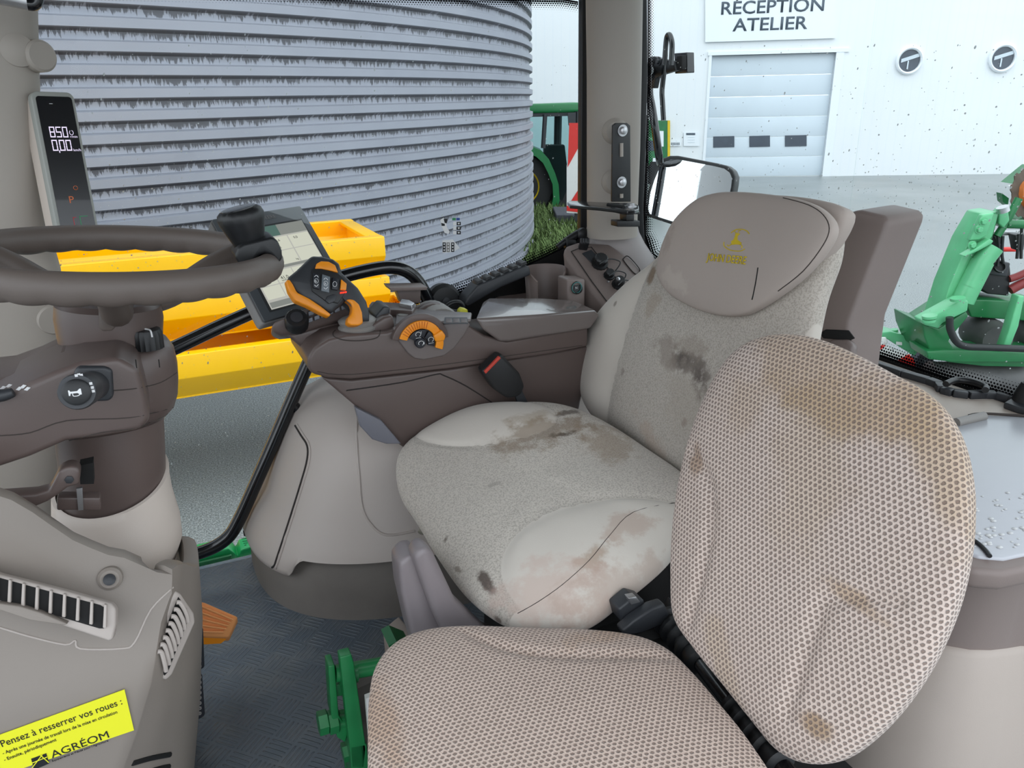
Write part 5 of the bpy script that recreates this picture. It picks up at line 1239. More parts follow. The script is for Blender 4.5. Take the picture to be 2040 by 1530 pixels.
sk = [(.070, 1.375, FZ), (.072, 1.385, FZ+.05), (.080, 1.39, FZ+.12), (.12, 1.42, FZ+.175)]
skirt = MB().loft([arcp(a, b, c) for a, b, c in sk], cap=False, closed=False).build('skirt', m_skirt, sp_, ang=60)
tp_ = bvh(pod)
groove('door_panel_seam', tp_, [(588, 848), (600, 868), (612, 888), (612, 915), (600, 960), (575, 1040), (552, 1110), (545, 1128), (530, 1134), (510, 1125)], .0024, m_groove, sp_)
groove('door_panel_edge', tp_, [(592, 846), (604, 866), (616, 886), (617, 915), (605, 960), (580, 1040), (557, 1112), (549, 1132)], .003, m_podb, sp_)
groove('recess_edge', tp_, [(712, 800), (711, 880), (716, 950), (722, 1010), (740, 1045), (770, 1066), (826, 1058)], .0028, m_podb, sp_)
# dark inset near the armrest
p = [PV(x, y, 1.40) for x, y in [(708, 812), (760, 838), (800, 885), (770, 885), (742, 876), (718, 850)]]
MB().prism(p, (0, .02, 0)).build('grey_inset', plastic('bluish_inset', (112, 112, 120), .4), sp_, bevel=.003)
# ------------------------------------------------------------------ operator seat
def PZs(L): return [PZ(x, y, z) for x, y, z in L]
cush = PZs([(789, 940, 1.715), (802, 900, 1.73), (850, 862, 1.75), (940, 822, 1.775), (1040, 812, 1.785), (1120, 817, 1.785), (1195, 845, 1.77), (1290, 905, 1.75), (1390, 985, 1.74), (1362, 1065, 1.72), (1330, 1122, 1.70), (1245, 1195, 1.68), (1165, 1250, 1.665), (1080, 1254, 1.66), (1010, 1244, 1.66), (932, 1188, 1.665), (872, 1108, 1.68), (834, 1045, 1.69), (799, 990, 1.70)])
os_ = thing('operator_seat', 'large stained grey-beige operator seat with headrest facing the steering wheel', 'seat', tuple(V3(.62, 1.1, FZ)))
n_c = V3(-.02, -.02, 1).normalized()
nearc = PZ(1300, 1180, 1.77); nax = PZ(998, 1150, 1.765)-nearc; nra = nax.length; nrb = (PZ(1215, 1000, 1.78)-nearc).length
farc = PZ(950, 790, 1.78); fax = PZ(1112, 806, 1.78)-farc; fra = fax.length*1.0; frb = (PZ(960, 884, 1.75)-farc).length
def velour_masked(name, ells, halves, spots, base=(186, 178, 168)):
    n = NT(name); big = n.noise(4, detail=6, rough=.6)
    plain = n.mix(big, lin(tuple(x-2 for x in base)), lin(tuple(x+14 for x in base)))
    sp = n.ramp(n.noise(330, detail=3, rough=.7), .45, .6)
    speck = n.mix(big, lin(tuple(x-10 for x in base)), lin(tuple(x+2 for x in base)))
    speck = n.mix(n.math('MULTIPLY', sp, .42), speck, lin((116, 108, 98)))
    mask = None
    for (c, ra, rb, ax_) in ells:
        ax_ = Vector(ax_).normalized(); d = n.n('ShaderNodeVectorMath', {0: n.obj(), 1: tuple(c)}, operation='SUBTRACT').outputs[0]
        dz = n.n('ShaderNodeVectorMath', {0: d, 1: (1, 1, 0)}, operation='MULTIPLY').outputs[0]
        al = n.n('ShaderNodeVectorMath', {0: dz, 1: tuple(ax_)}, operation='DOT_PRODUCT').outputs['Value']; ln = n.n('ShaderNodeVectorMath', {0: dz}, operation='LENGTH').outputs['Value']
        a2 = n.math('MULTIPLY', al, al); p2 = n.math('MAXIMUM', n.math('SUBTRACT', n.math('MULTIPLY', ln, ln), a2), 0.0)
        e = n.math('ADD', n.math('DIVIDE', a2, ra*ra), n.math('DIVIDE', p2, rb*rb)); m_ = n.ramp(e, 1.015, .985)
        mask = m_ if mask is None else n.math('MAXIMUM', mask, m_)
    for (p, nn) in halves:
        d = n.n('ShaderNodeVectorMath', {0: n.obj(), 1: tuple(p)}, operation='SUBTRACT').outputs[0]; al = n.n('ShaderNodeVectorMath', {0: d, 1: tuple(Vector(nn).normalized())}, operation='DOT_PRODUCT').outputs['Value']
        m_ = n.ramp(al, -.0008, .0008); mask = m_ if mask is None else n.math('MAXIMUM', mask, m_)
    col = n.mix(mask, speck, plain)
    col = n.blobs(col, spots, nscale=30)
    n.l(col, n.b.inputs['Base Color']); n.b.inputs['Roughness'].default_value = .92; n.b.inputs['Sheen Weight'].default_value = .2
    n.bump(n.math('MULTIPLY', n.noise(330, detail=3, rough=.7), n.math('SUBTRACT', 1.0, n.math('MULTIPLY', mask, .85))), .55, .0018)
    return n.m
def C_(x, y, z=1.745): return (x, y)
spots = [(C_(1090, 860, 1.77), .10, .045, (1, 0, 0), (118, 92, 60), .55), (C_(1130, 822, 1.785), .035, .012, (1, .3, 0), (70, 52, 34), .8), (C_(1125, 865, 1.765), .025, .012, (1, 0, 0), (66, 48, 30), .8),
         (C_(1210, 880, 1.75), .09, .05, (.4, 1, 0), (136, 112, 84), .5), (C_(966, 1156, 1.73), .036, .009, tuple(PZ(985, 1188, 1.74)-PZ(948, 1132, 1.74)), (76, 62, 54), .9), (C_(888, 1075, 1.735), .013, .006, (1, .6, 0), (104, 92, 82), .8), (C_(912, 1135, 1.73), .014, .005, (.4, -1, 0), (120, 108, 96), .7),
         (C_(1060, 830, 1.78), .06, .02, (1, 0, 0), (150, 128, 98), .4), (C_(1180, 1110, 1.72), .045, .018, (1, .4, 0), (158, 128, 104), .6), (C_(1250, 1050, 1.73), .05, .03, (1, 0, 0), (176, 148, 132), .5),
         (C_(1090, 1180, 1.72), .10, .06, (1, 0, 0), (196, 170, 158), .5), (C_(985, 965), .02, .006, (1, 0, 0), (140, 132, 124), .5), (C_(940, 1235, 1.68), .02, .01, (1, 0, 0), (80, 66, 56), .7), (C_(995, 1237, 1.69), .012, .008, (1, 0, 0), (78, 60, 50), .8), (C_(1240, 1180, 1.69), .12, .05, (1, 0, 0), (180, 156, 142), .5)]
def on_surface(tree, L):
    out = []
    for s_ in L:
        p = hit(tree, *s_[0])
        if p is not None: out.append((p,)+tuple(s_[1:]))
    return out
def paint(o, m): o.data.materials.clear(); o.data.materials.append(m)
nl = nax.normalized(); fl_ = fax.normalized()
def ellv(p, c, ra, rb, ax_):
    d = Vector((p.x-c.x, p.y-c.y, 0)); a_ = d.dot(Vector((ax_.x, ax_.y, 0)).normalized()); return math.sqrt(a_*a_/ra/ra+max(0, d.length_squared-a_*a_)/rb/rb)
tmp_o, *_ = pillow('tmp', cush, n_c, .046, .035, m_white, None, p=2.7, N=120, K=20)
for v_ in tmp_o.data.vertices: pass
tt_ = bvh(tmp_o); bpy.data.objects.remove(tmp_o)
def fit_ell(cpx, apx, bpx):
    c = hit(tt_, *cpx); a = hit(tt_, *apx); b = hit(tt_, *bpx); ax_ = a-c; ax_.z = 0; ra = ax_.length; d = b-c; d.z = 0
    al = d.dot(ax_)/ra; pe = math.sqrt(max(1e-9, d.length_squared-al*al)); return c, ra, pe/math.sqrt(max(.05, 1-al*al/ra/ra)), ax_
nearc, nra, nrb, nax = fit_ell((1285, 1145), (999, 1118), (1120, 1012))
farc, fra, frb, fax = fit_ell((965, 832), (1108, 836), (980, 884))
e0, e1_ = hit(tt_, 1040, 1236), hit(tt_, 1335, 1095); ed = e1_-e0; ed.z = 0; en = V3(ed.y, -ed.x, 0).normalized()
if en.y > 0: en = -en
def hf_(p):
    h = 0
    for c, ra, rb, ax_, amp in ((nearc, nra, nrb, nax, .022), (farc, fra, frb, fax, .012)):
        e = ellv(p, c, ra, rb, ax_); h += amp*max(0, 1-e*e)**.8 if e < 1 else 0; h -= .004*math.exp(-((e-1)/.05)**2)
    return h
sc_o, *_ = pillow('seat_cushion', cush, n_c, .046, .035, m_white, os_, p=2.7, N=260, K=50, hfun=hf_)
ts = bvh(sc_o)
paint(sc_o, velour_masked('seat_velour', [(nearc, nra, nrb, nax), (farc, fra, frb, fax)], [(e0-en*.012, en)], on_surface(ts, spots), (202, 194, 184)))
groove('cushion_seam', ts, [(1352, 1000), (1262, 1020), (1215, 1066), (1174, 1116), (1120, 1165), (1070, 1200), (1031, 1222)], .0006, m_seam, os_, -.0002)
MB().tube([PZ(820, 1018, 1.69), PZ(836, 1040, 1.685), PZ(842, 1052, 1.68), PZ(838, 1062, 1.675)], .006, 10).build('cushion_buckle_strap', plastic('fabric_fold', (128, 124, 112), .9), os_)
# backrest
tilt = math.radians(17); bn = V3(-math.cos(tilt), 0, math.sin(tilt)); B0 = V3(.80, 1.2, 1.745); B0 = B0
def B(x, y, o=0): return PN(x, y, B0+bn*o, bn)
bo = [(1305, 525), (1265, 560), (1214, 612), (1184, 655), (1167, 705), (1164, 760), (1178, 812), (1218, 862), (1290, 912), (1365, 962), (1440, 1010), (1520, 1000), (1580, 880), (1612, 740), (1640, 600), (1672, 500), (1660, 440), (1560, 420), (1420, 440), (1340, 490)]
backseam = [(1300, 545), (1262, 640), (1238, 745), (1212, 835)]
s1, s2 = B(1290, 560), B(1213, 838); sdir = (s2-s1).normalized(); sn_ = bn.cross(sdir)
if sn_.y < 0: sn_ = -sn_
r1, r2 = B(1640, 590), B(1560, 740); rdir = (r2-r1).normalized(); rn = bn.cross(rdir)
if rn.y > 0: rn = -rn
bsp = [((1358, 718), .036, .026, (0, -1, 0), (84, 74, 68), .95), ((1392, 752), .038, .024, (0, -.7, -.6), (86, 76, 70), .95), ((1330, 705), .05, .03, (0, -1, -.5), (134, 122, 112), .6), ((1370, 690), .05, .018, (0, -1, .2), (142, 130, 118), .5),
       ((1296, 548), .025, .014, (0, 0, 1), (108, 84, 56), .8), ((1300, 600), .04, .02, (0, 0, 1), (150, 134, 116), .5), ((1363, 842), .012, .008, (0, 0, 1), (132, 116, 104), .7), ((1300, 880), .07, .02, (0, -1, -.5), (168, 148, 132), .5), ((1370, 800), .10, .06, (0, -1, -.5), (160, 150, 138), .4), ((1240, 740), .01, .006, (0, 0, 1), (120, 108, 98), .6), ((1226, 605), .006, .004, (0, 0, 1), (110, 98, 88), .7)]
def hb2(p):
    d1 = (p-s1).dot(sn_); d2 = (p-r1).dot(rn); h = -.004*math.exp(-(d1/.008)**2)-.004*math.exp(-(d2/.008)**2)
    if d1 > 0: h += .02*(1-math.exp(-(d1/.05)**2))
    if d2 > 0: h += .02*(1-math.exp(-(d2/.05)**2))
    return h
bk_o, *_ = pillow('backrest', [B(x, y, -.02) for x, y in bo], bn, .040, .05, m_white, os_, p=2.8, N=240, K=44, hfun=hb2)
paint(bk_o, velour_masked('backrest_velour', [], [(s1, sn_), (r1, rn)], on_surface(bvh(bk_o), bsp)))
# headrest
hn_ = V3(-math.cos(tilt-.03), 0, math.sin(tilt-.03)); H0 = B(1450, 600, .05)
def Hd(x, y, o=0): return PN(x, y, H0+hn_*o, hn_)
ho = [(1313, 550), (1314, 520), (1324, 484), (1346, 440), (1385, 402), (1425, 386), (1480, 383), (1560, 391), (1615, 404), (1650, 426), (1664, 455), (1650, 490), (1610, 540), (1560, 582), (1510, 615), (1475, 629), (1430, 628), (1380, 612), (1335, 585)]
m_head = plastic('headrest_cloth', (170, 158, 150), .8, .04, 4, 500, .12, 0, [(Hd(1330, 480), .03, .012, (0, 0, 1), (150, 138, 128), .6), (Hd(1340, 560), .05, .02, (0, 1, 0), (186, 176, 166), .5)])
hd_o, *_ = pillow('headrest', [Hd(x, y, -.016) for x, y in ho], hn_, .020, .034, m_head, os_, p=3.0, N=200, K=30)
th_ = bvh(hd_o)
back_h = [Hd(x, y, -.05) for x, y in [(1430, 388), (1560, 390), (1640, 400), (1686, 416), (1688, 440), (1660, 490), (1620, 530), (1560, 540), (1480, 540), (1400, 500), (1385, 430)]]
pillow('headrest_back', back_h, hn_, .02, .05, m_head, os_, p=3, N=100, K=14)
groove('headrest_seam', th_, [(1560, 394), (1610, 408), (1640, 428), (1652, 455), (1640, 488), (1600, 540), (1550, 580)], .0009, m_seam, os_, -.0002)
groove('headrest_tear', th_, [(1510, 533), (1506, 560), (1500, 590), (1498, 597)], .0013, m_void, os_, -.0004)
# embroidered leaping deer emblem and lettering
def Ep(x, y, o=.0006): return hit(th_, x, y, o)
def stitch(pts, nm, w_=.0008, closed=False, sm=4):
    q_ = [Ep(x, y) for x, y in pts]; q_ = [p for p in q_ if p is not None]
    if len(q_) > 1: MB().tube(q_, w_, 6, smooth=sm).build(nm, m_printy, hd_o)
stitch([(1493, 466), (1488, 460), (1478, 457), (1466, 458), (1457, 464)], 'emblem_oval'); stitch([(1443, 482), (1443, 490), (1452, 497), (1464, 500), (1476, 500), (1484, 496)], 'emblem_oval')
def patch(pts, nm):
    q_ = [Ep(x, y, .0008) for x, y in pts]
    if all(p is not None for p in q_): MB().prism(q_, -hn_*.0008).build(nm, m_printy, hd_o)
patch([(1457, 481), (1464, 476), (1470, 478), (1478, 484), (1475, 488), (1466, 487), (1458, 488)], 'emblem_body')
patch([(1462, 477), (1466, 467), (1470, 468), (1469, 479)], 'emblem_neck'); patch([(1464, 468), (1468, 464), (1475, 466), (1470, 470)], 'emblem_head')
stitch([(1467, 465), (1464, 461), (1466, 458)], 'emblem_antler', .0006); stitch([(1471, 464), (1472, 460), (1476, 459)], 'emblem_antler', .0006)
stitch([(1475, 486), (1479, 491), (1477, 495)], 'emblem_leg', .0008); stitch([(1458, 486), (1452, 490), (1449, 488)], 'emblem_leg', .0008)
a_, b_ = Ep(1409, 519), Ep(1486, 527)
if a_ and b_:
    d_ = (b_-a_).normalized(); u_ = hn_.cross(d_)
    if u_.z < 0: u_ = -u_
    o = text('embroidered_name', 'JOHN DEERE', a_, d_, u_, .0185, m_printy, hd_o, .0006, .01)
    wd = max((v.co-a_).dot(d_) for v in o.data.vertices)
    for v in o.data.vertices: v.co += d_*((v.co-a_).dot(d_)*((b_-a_).length/wd-1))+hn_*.0012
# seat base and suspension covers
m_mauve = plastic('mauve_grey_plastic', (128, 120, 122), .4, .08, 8, 300, .08)
MB().prism([PV(x, y, .95) for x, y in [(795, 1125), (812, 1108), (832, 1102), (850, 1120), (895, 1200), (960, 1262), (1060, 1300), (1000, 1420), (860, 1400), (818, 1260), (800, 1180)]], (0, .05, 0)).build('seat_skirt', m_mauve, os_, bevel=.01)
MB().prism([PV(x, y, .93) for x, y in [(824, 1112), (842, 1090), (862, 1098), (910, 1200), (985, 1272), (985, 1330), (900, 1300), (862, 1220)]], (0, .04, 0)).build('seat_side_cover', m_mauve, os_, bevel=.01)
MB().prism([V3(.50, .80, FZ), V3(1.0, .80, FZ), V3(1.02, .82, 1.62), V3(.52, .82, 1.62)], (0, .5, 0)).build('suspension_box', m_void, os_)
MB().prism([PZ(x, y, FZ+.06) for x, y in [(762, 1252), (795, 1225), (845, 1290), (880, 1400), (800, 1380)]], (0, 0, -.06)).build('seat_foot', m_beige, os_, bevel=.006)
MB().prism([PV(x, y, .86) for x, y in [(1150, 1258), (1200, 1232), (1252, 1196), (1330, 1130), (1345, 1240), (1300, 1300), (1160, 1300)]], (0, .03, 0)).build('dark_frame', m_void, os_)
MB().prism([PV(x, y, .80) for x, y in [(1232, 1215), (1262, 1190), (1284, 1196), (1290, 1222), (1262, 1240), (1238, 1240)]], (0, .03, 0)).build('adjuster_block', m_dark, os_, bevel=.004)
MB().prism([PV(x, y, .795) for x, y in [(1252, 1192), (1268, 1189), (1276, 1200), (1258, 1205)]], (0, .012, 0)).build('chrome_clip', m_steel, os_, bevel=.001)
MB().prism([PV(x, y, .78) for x, y in [(1240, 1258), (1262, 1238), (1300, 1212), (1325, 1204), (1335, 1225), (1320, 1246), (1280, 1262), (1245, 1268)]], (0, .02, 0)).build('seat_lever', m_dark, os_, bevel=.004)
# side box of the seat
bx = thing('belt_retractor_box', 'tall taupe plastic box standing behind the jump seat beside the headrest', 'box', tuple(V3(1.1, .9, FZ)))
bt = math.radians(14); xn = V3(-math.cos(bt), -.25, math.sin(bt)).normalized(); X0 = PU(1690, 560, 1.06)
def XB(x, y, o=0): return PN(x, y, X0+xn*o, xn)
face = [(1668, 455), (1680, 432), (1696, 420), (1712, 419), (1758, 430), (1768, 440), (1764, 455), (1692, 640), (1684, 700), (1660, 900), (1540, 900), (1600, 620)]
MB().prism([XB(x, y) for x, y in face], V3(.075, -.012, .006)).build('box_body', m_taupe, bx, bevel=.009, bseg=4)
MB().prism([XB(x, y, .003) for x, y in [(1632, 664), (1645, 656), (1690, 658), (1702, 674), (1692, 678), (1640, 674)]], -xn*.004).build('hollow_shade', m_void, bx, bevel=.001)  # flat black plate stands in for the shade inside a recess
MB().prism([XB(x, y, .012) for x, y in [(1640, 690), (1655, 676), (1690, 676), (1700, 690), (1690, 760), (1640, 760)]], -xn*.02).build('lower_bulge', m_taupe2, bx, bevel=.006)
# ------------------------------------------------------------------ jump seat
js = thing('jump_seat', 'foreground fold-down jump seat in beige dimpled fabric', 'seat', tuple(V3(.4, .6, FZ)))
jt = math.radians(24); jbn = V3(-math.cos(jt), -.10, math.sin(jt)).normalized(); JB0 = PZ(1500, 1440, 1.70)
def JB(x, y, o=0): return PN(x, y, JB0+jbn*o, jbn)
jb = [(1347, 1230), (1341, 1150), (1344, 1060), (1355, 970), (1374, 885), (1402, 805), (1438, 735), (1478, 692), (1528, 670), (1588, 667), (1645, 680), (1710, 708), (1780, 745), (1840, 778), (1885, 822), (1915, 880), (1931, 950), (1935, 1020), (1928, 1110), (1903, 1215), (1855, 1325), (1795, 1415), (1730, 1482), (1670, 1518), (1605, 1520), (1552, 1495), (1505, 1440), (1445, 1365), (1385, 1290)]
jsp = [((1800, 815), .16, .05, (0, -1, .4), (176, 146, 110), .55), ((1870, 900), .09, .05, (0, -.4, -1), (178, 150, 112), .5), ((1600, 950), .16, .06, (0, -.3, -1), (186, 164, 136), .35), ((1622, 1440), .014, .02, (0, 0, 1), (150, 118, 78), .7), ((1700, 1190), .06, .01, (0, 1, .1), (164, 134, 98), .55), ((1388, 920), .03, .01, (0, .5, 1), (146, 112, 78), .6), ((1440, 1330), .08, .02, (0, -.6, -.7), (188, 164, 130), .35), ((1600, 720), .14, .05, (0, 1, .1), (176, 148, 114), .45), ((1480, 790), .08, .04, (0, 1, 1), (178, 152, 120), .35)]
seams = [[JB(x, y) for x, y in [(1372, 898), (1395, 922), (1414, 955), (1422, 1000), (1420, 1060), (1406, 1130), (1386, 1200), (1372, 1240)]], [JB(x, y) for x, y in [(1790, 1200), (1740, 1188), (1690, 1190), (1650, 1205), (1630, 1250), (1606, 1320), (1580, 1390), (1568, 1420)]]]
seams = [catmull(s_, 4) for s_ in seams]
def dpl(p, L):
    best = 9
    for a, b in zip(L, L[1:]):
        ab = b-a; t = max(0, min(1, (p-a).dot(ab)/ab.length_squared)); best = min(best, (p-a-ab*t).length)
    return best
def hj(p):
    pp = p+jbn*(JB0-p).dot(jbn); h = 0
    for L in seams: d = dpl(pp, L); h -= .0085*math.exp(-(d/.008)**2)
    return h
jbo, *_ = pillow('backrest', [JB(x, y, -.02) for x, y in jb], jbn, .030, .06, m_white, js, p=2.7, N=240, K=60, hfun=hj)
tjb = bvh(jbo); paint(jbo, dimple_fabric('dimpled_fabric', on_surface(tjb, jsp)))
# cushion
jc = [(735, 1600), (733, 1500), (735, 1400), (748, 1335), (785, 1288), (845, 1262), (930, 1254), (1060, 1258), (1180, 1262), (1270, 1274), (1330, 1300), (1378, 1345), (1430, 1405), (1490, 1480), (1560, 1590), (1600, 1700), (1400, 1900), (1000, 1950), (760, 1900)]
JCZ = 1.685
m_jc = dimple_fabric('dimpled_fabric_warm', [(PZ(1150, 1300, JCZ), .15, .025, (1, 0, 0), (196, 160, 128), .6), (PZ(760, 1450, JCZ), .03, .10, (1, 0, 0), (190, 150, 116), .5)], (206, 184, 170), (112, 90, 78))
seam_c = catmull([PZ(x, y, JCZ) for x, y in [(925, 1275), (960, 1298), (1010, 1318), (1080, 1330), (1160, 1334), (1250, 1332), (1330, 1328)]], 4)
def hjc(p):
    d = dpl(V3(p.x, p.y, JCZ), seam_c); return -.008*math.exp(-(d/.008)**2)
jco, *_ = pillow('seat_cushion', [PZ(x, y, JCZ) for x, y in jc], (0, 0, 1), .028, .06, m_jc, js, p=2.8, N=240, K=60, hfun=hjc)
# hinge rod between them
h0, h1 = PZ(1322, 1225, 1.655), PZ(1575, 1550, 1.655); hd_ = (h1-h0); hl = hd_.length
MB().cyl(h0, h1, .0125, 24).build('hinge_rod', m_gloss, js)
for nm, fr_ in (('hinge_bush', .03), ('hinge_bush', .62)):
    o0 = h0+hd_*fr_; prof = []
    for k in range(4): 
        z_ = k*.022; prof += [(.017, z_), (.024, z_+.002), (.024, z_+.008), (.017, z_+.012)]
    prof += [(.021, .09), (.021, .10), (.014, .105)]
    MB().lathe(prof, o0, hd_, 32).build(nm, m_black, js, ang=50)
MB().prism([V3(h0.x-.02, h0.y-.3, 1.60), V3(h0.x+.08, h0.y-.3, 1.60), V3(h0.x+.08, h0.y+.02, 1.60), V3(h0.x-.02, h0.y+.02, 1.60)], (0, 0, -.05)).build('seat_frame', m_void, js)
MB().prism([PV(x, y, .80) for x, y in [(1312, 1255), (1345, 1200), (1352, 1240), (1338, 1290)]], (0, .02, 0)).build('hinge_bracket', m_dark, js, bevel=.003)
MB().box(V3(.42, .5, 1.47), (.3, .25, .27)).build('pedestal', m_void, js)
# ------------------------------------------------------------------ green bracket
gb = thing('green_bracket', 'bright green steel bracket with bolts on the floor left of the jump seat cushion', 'bracket', tuple(PV(700, 1500, .98)))
GV = .98
MB().prism([PV(x, y, GV) for x, y in [(677, 1310), (700, 1304), (705, 1320), (730, 1492), (726, 1530), (700, 1530), (697, 1490)]], (0, .02, 0)).build('upright_bar', m_green, gb, bevel=.002)
MB().prism([PV(x, y, GV) for x, y in [(697, 1488), (731, 1482), (738, 1560), (702, 1570)]], (0, .05, 0)).build('lower_block', m_impl2, gb, bevel=.002)
mb = MB().prism([PV(x, y, GV+.02) for x, y in [(654, 1328), (667, 1325), (675, 1425), (682, 1438), (695, 1436), (696, 1450), (688, 1480), (672, 1470), (660, 1425)]], (0, .03, 0)); mb.build('angle_plate', m_green, gb, bevel=.002)
pz_ = PV(715, 1530, GV+.03); MB().box((pz_.x, pz_.y, (pz_.z+FZ)/2), (.04, .05, pz_.z-FZ)).build('foot_post', m_impl2, gb, bevel=.002)
MB().cyl(PV(668, 1342, GV+.03), PV(780, 1322, GV+.03), .0135, 24).build('pivot_tube', m_green, gb)
MB().cyl(PV(676, 1345, GV+.028), PV(710, 1338, GV+.028), .0165, 24).build('pivot_collar', m_green, gb)
for (x, y) in ((634, 1442), (654, 1440)):
    c = PV(x, y, GV+.03); MB().lathe([(.019, 0), (.019, .014), (.016, .016), (.001, .016)], c, (1, 0, -.05), 6).build('hex_nut', m_green, gb)
MB().cyl(PV(640, 1442, GV+.03), PV(690, 1436, GV+.03), .011, 20).build('bolt_shank', m_green, gb)
c = PV(682, 1500, GV+.03); MB().lathe([(.016, 0), (.016, .012), (.001, .013)], c, (1, 0, 0), 6).build('hex_nut', m_impl2, gb)
MB().prism([PV(x, y, GV+.03) for x, y in [(668, 1365), (690, 1362), (690, 1385), (670, 1388)]], (0, .02, 0)).build('stop_block', m_impl2, gb, bevel=.001)
MB().prism([PV(x, y, GV+.06) for x, y in [(705, 1375), (760, 1350), (780, 1500), (730, 1520)]], (0, .03, 0)).build('base_plate', m_skirt, gb)
MB().prism([PV(x, y, .96) for x, y in [(729, 1392), (760, 1380), (775, 1480), (738, 1500)]], (0, .01, 0)).build('white_label', m_whiteb, gb)
MB().prism([PV(x, y, 1.1) for x, y in [(774, 1287), (790, 1278), (820, 1290), (780, 1300)]], (0, .05, 0)).build('rear_lug', m_green, gb)
# ------------------------------------------------------------------ outside mirror and its arms
mr_ = thing('side_mirror', 'black framed outside rear-view mirror behind the headrest', 'mirror', tuple(PU(1370, 420, 1.75)))
mn = V3(-.85, -.505, .15).normalized(); M0 = CAM+ray(1370, 385)*(1.75/ray(1370, 385).x)
def Mi(x, y, o=0): return PN(x, y, M0+mn*o, mn)
mo_ = [(1284, 421), (1289, 385), (1298, 355), (1310, 326), (1320, 315), (1334, 310), (1350, 310), (1428, 325), (1448, 330), (1460, 339), (1465, 352), (1463, 370), (1448, 450), (1436, 466), (1418, 468), (1356, 453), (1300, 435), (1288, 430)]
MB().prism([Mi(x, y) for x, y in mo_], -mn*.05).build('mirror_housing', m_black, mr_, bevel=.006)
cx, cy = 1376, 388
mi_ = [(cx+(x-cx)*.925, cy+(y-cy)*.90) for x, y in mo_]
n = NT('mirror_glass'); n.b.inputs['Base Color'].default_value = (.92, .94, .96, 1); n.b.inputs['Metallic'].default_value = 1; n.b.inputs['Roughness'].default_value = .015
MB().prism([Mi(x, y, .0012) for x, y in mi_], -mn*.002).build('mirror_glass', n.m, mr_)
am_ = thing('mirror_arm', 'black tubular mirror arm with bracket and hoop outside the rear pillar', 'arm', tuple(PU(1300, 250, 1.62)))
UA = 1.62
def Ar(x, y, o=0): return PU(x, y, UA+o)
MB().tube([Ar(1293, 168), Ar(1294, 190), Ar(1299, 215), Ar(1306, 262), PU(1314, 318, 1.66), PU(1318, 330, 1.80)], .014, 16).build('arm_tube', m_gloss, am_)
MB().tube([Ar(1283, 230), Ar(1284, 330), Ar(1280, 440)], .014, 12).build('lower_tube', m_gloss, am_)
MB().prism([Ar(x, y, -.03) for x, y in [(1290, 116), (1302, 112), (1322, 118), (1342, 122), (1346, 140), (1320, 148), (1306, 156), (1302, 176), (1292, 176)]], (.02, 0, 0)).build('arm_bracket', m_black, am_, bevel=.002)
for x, y in ((1300, 121), (1313, 122), (1299, 152)): bolt('bolt', Ar(x, y, -.03), (-1, 0, 0), .009, .01, m_dark, am_)
MB().tube([Ar(x, y, -.06) for x, y in [(1322, 240), (1320, 205), (1319, 180), (1323, 140), (1327, 85), (1330, 71), (1335, 71), (1339, 90), (1337, 130)]], .0085, 12).build('hoop', m_gloss, am_)
MB().tube([PV(1287, 140, 1.74), Ar(1294, 140)], .016, 14).build('mount_stub', m_black, am_)
MB().prism([Ar(x, y) for x, y in [(1343, 106), (1368, 104), (1369, 145), (1344, 147)]], (.03, 0, 0)).build('square_plate', m_gloss, am_, bevel=.003)
MB().prism([Ar(x, y, -.02) for x, y in [(1348, 111), (1358, 110), (1358, 139), (1348, 140)]], (.02, 0, 0)).build('plate_insert', m_void, am_, bevel=.003)
# ------------------------------------------------------------------ green farm implement behind the tractor
ID = 6.0
def ip(x, y, d=0): return PD(x, y, ID+d)
im = thing('seed_drill', 'green farm implement hitched in the yard behind the rear glass', 'implement', tuple(ip(1930, 740)))
def pl_(name, pts, d, th, mat, par=im, bev=.012): return MB().prism([ip(x, y, d) for x, y in pts], LOOK*th).build(name, mat, par, bevel=bev)
def tb_(name, pts, r, mat, d=0, par=im, sm=6): return MB().tube([ip(*p[:2], (p[2] if len(p) > 2 else 0)+d) for p in pts], r, 16, smooth=sm).build(name, mat, par)
pl_('upper_arm', [(1990, 422), (1962, 426), (1930, 480), (1892, 570), (1870, 640), (1862, 660), (1885, 656), (1900, 630), (1942, 520), (1978, 470), (1986, 440)], 0, .25, m_impl_gloss)
pl_('upper_arm_face', [(1976, 425), (1992, 422), (1978, 475), (1945, 530), (1900, 640), (1884, 655), (1905, 600), (1935, 520)], .05, .25, m_impl2)
pl_('bolt_plate', [(1958, 428), (1982, 424), (1966, 470), (1952, 478), (1932, 480)], -.06, .06, m_impl_gloss)
for x, y in ((1958, 441), (1950, 457), (1936, 488)): bolt('bolt', ip(x, y, -.06), -LOOK, .022, .03, m_impl_gloss, im)
pl_('stay_plate', [(1920, 510), (1945, 495), (1972, 476), (1980, 480), (1976, 486), (1950, 500), (1924, 512)], -.1, .08, m_impl_gloss)
tb_('main_cylinder', [(1980, 492), (1958, 520), (1932, 570)], .075, m_impl_gloss, -.05, sm=0)
tb_('main_cylinder_foot', [(1958, 520), (1925, 585), (1918, 600)], .085, m_impl_gloss, -.04, sm=0)
pl_('fork_plate', [(1838, 640), (1900, 606), (1920, 595), (1930, 600), (1928, 620), (1878, 644), (1870, 655), (1842, 648)], -.15, .15, m_impl_gloss)
pl_('hitch_box', [(1838, 645), (1870, 655), (1925, 620), (1930, 630), (1905, 660), (1890, 680), (1905, 700), (1960, 712), (2060, 716), (2060, 732), (1960, 730), (1890, 722), (1858, 712), (1842, 672)], -.05, .5, m_impl2)
pl_('cross_beam', [(1920, 596), (2080, 602), (2080, 642), (1935, 632)], .15, .3, m_impl2)
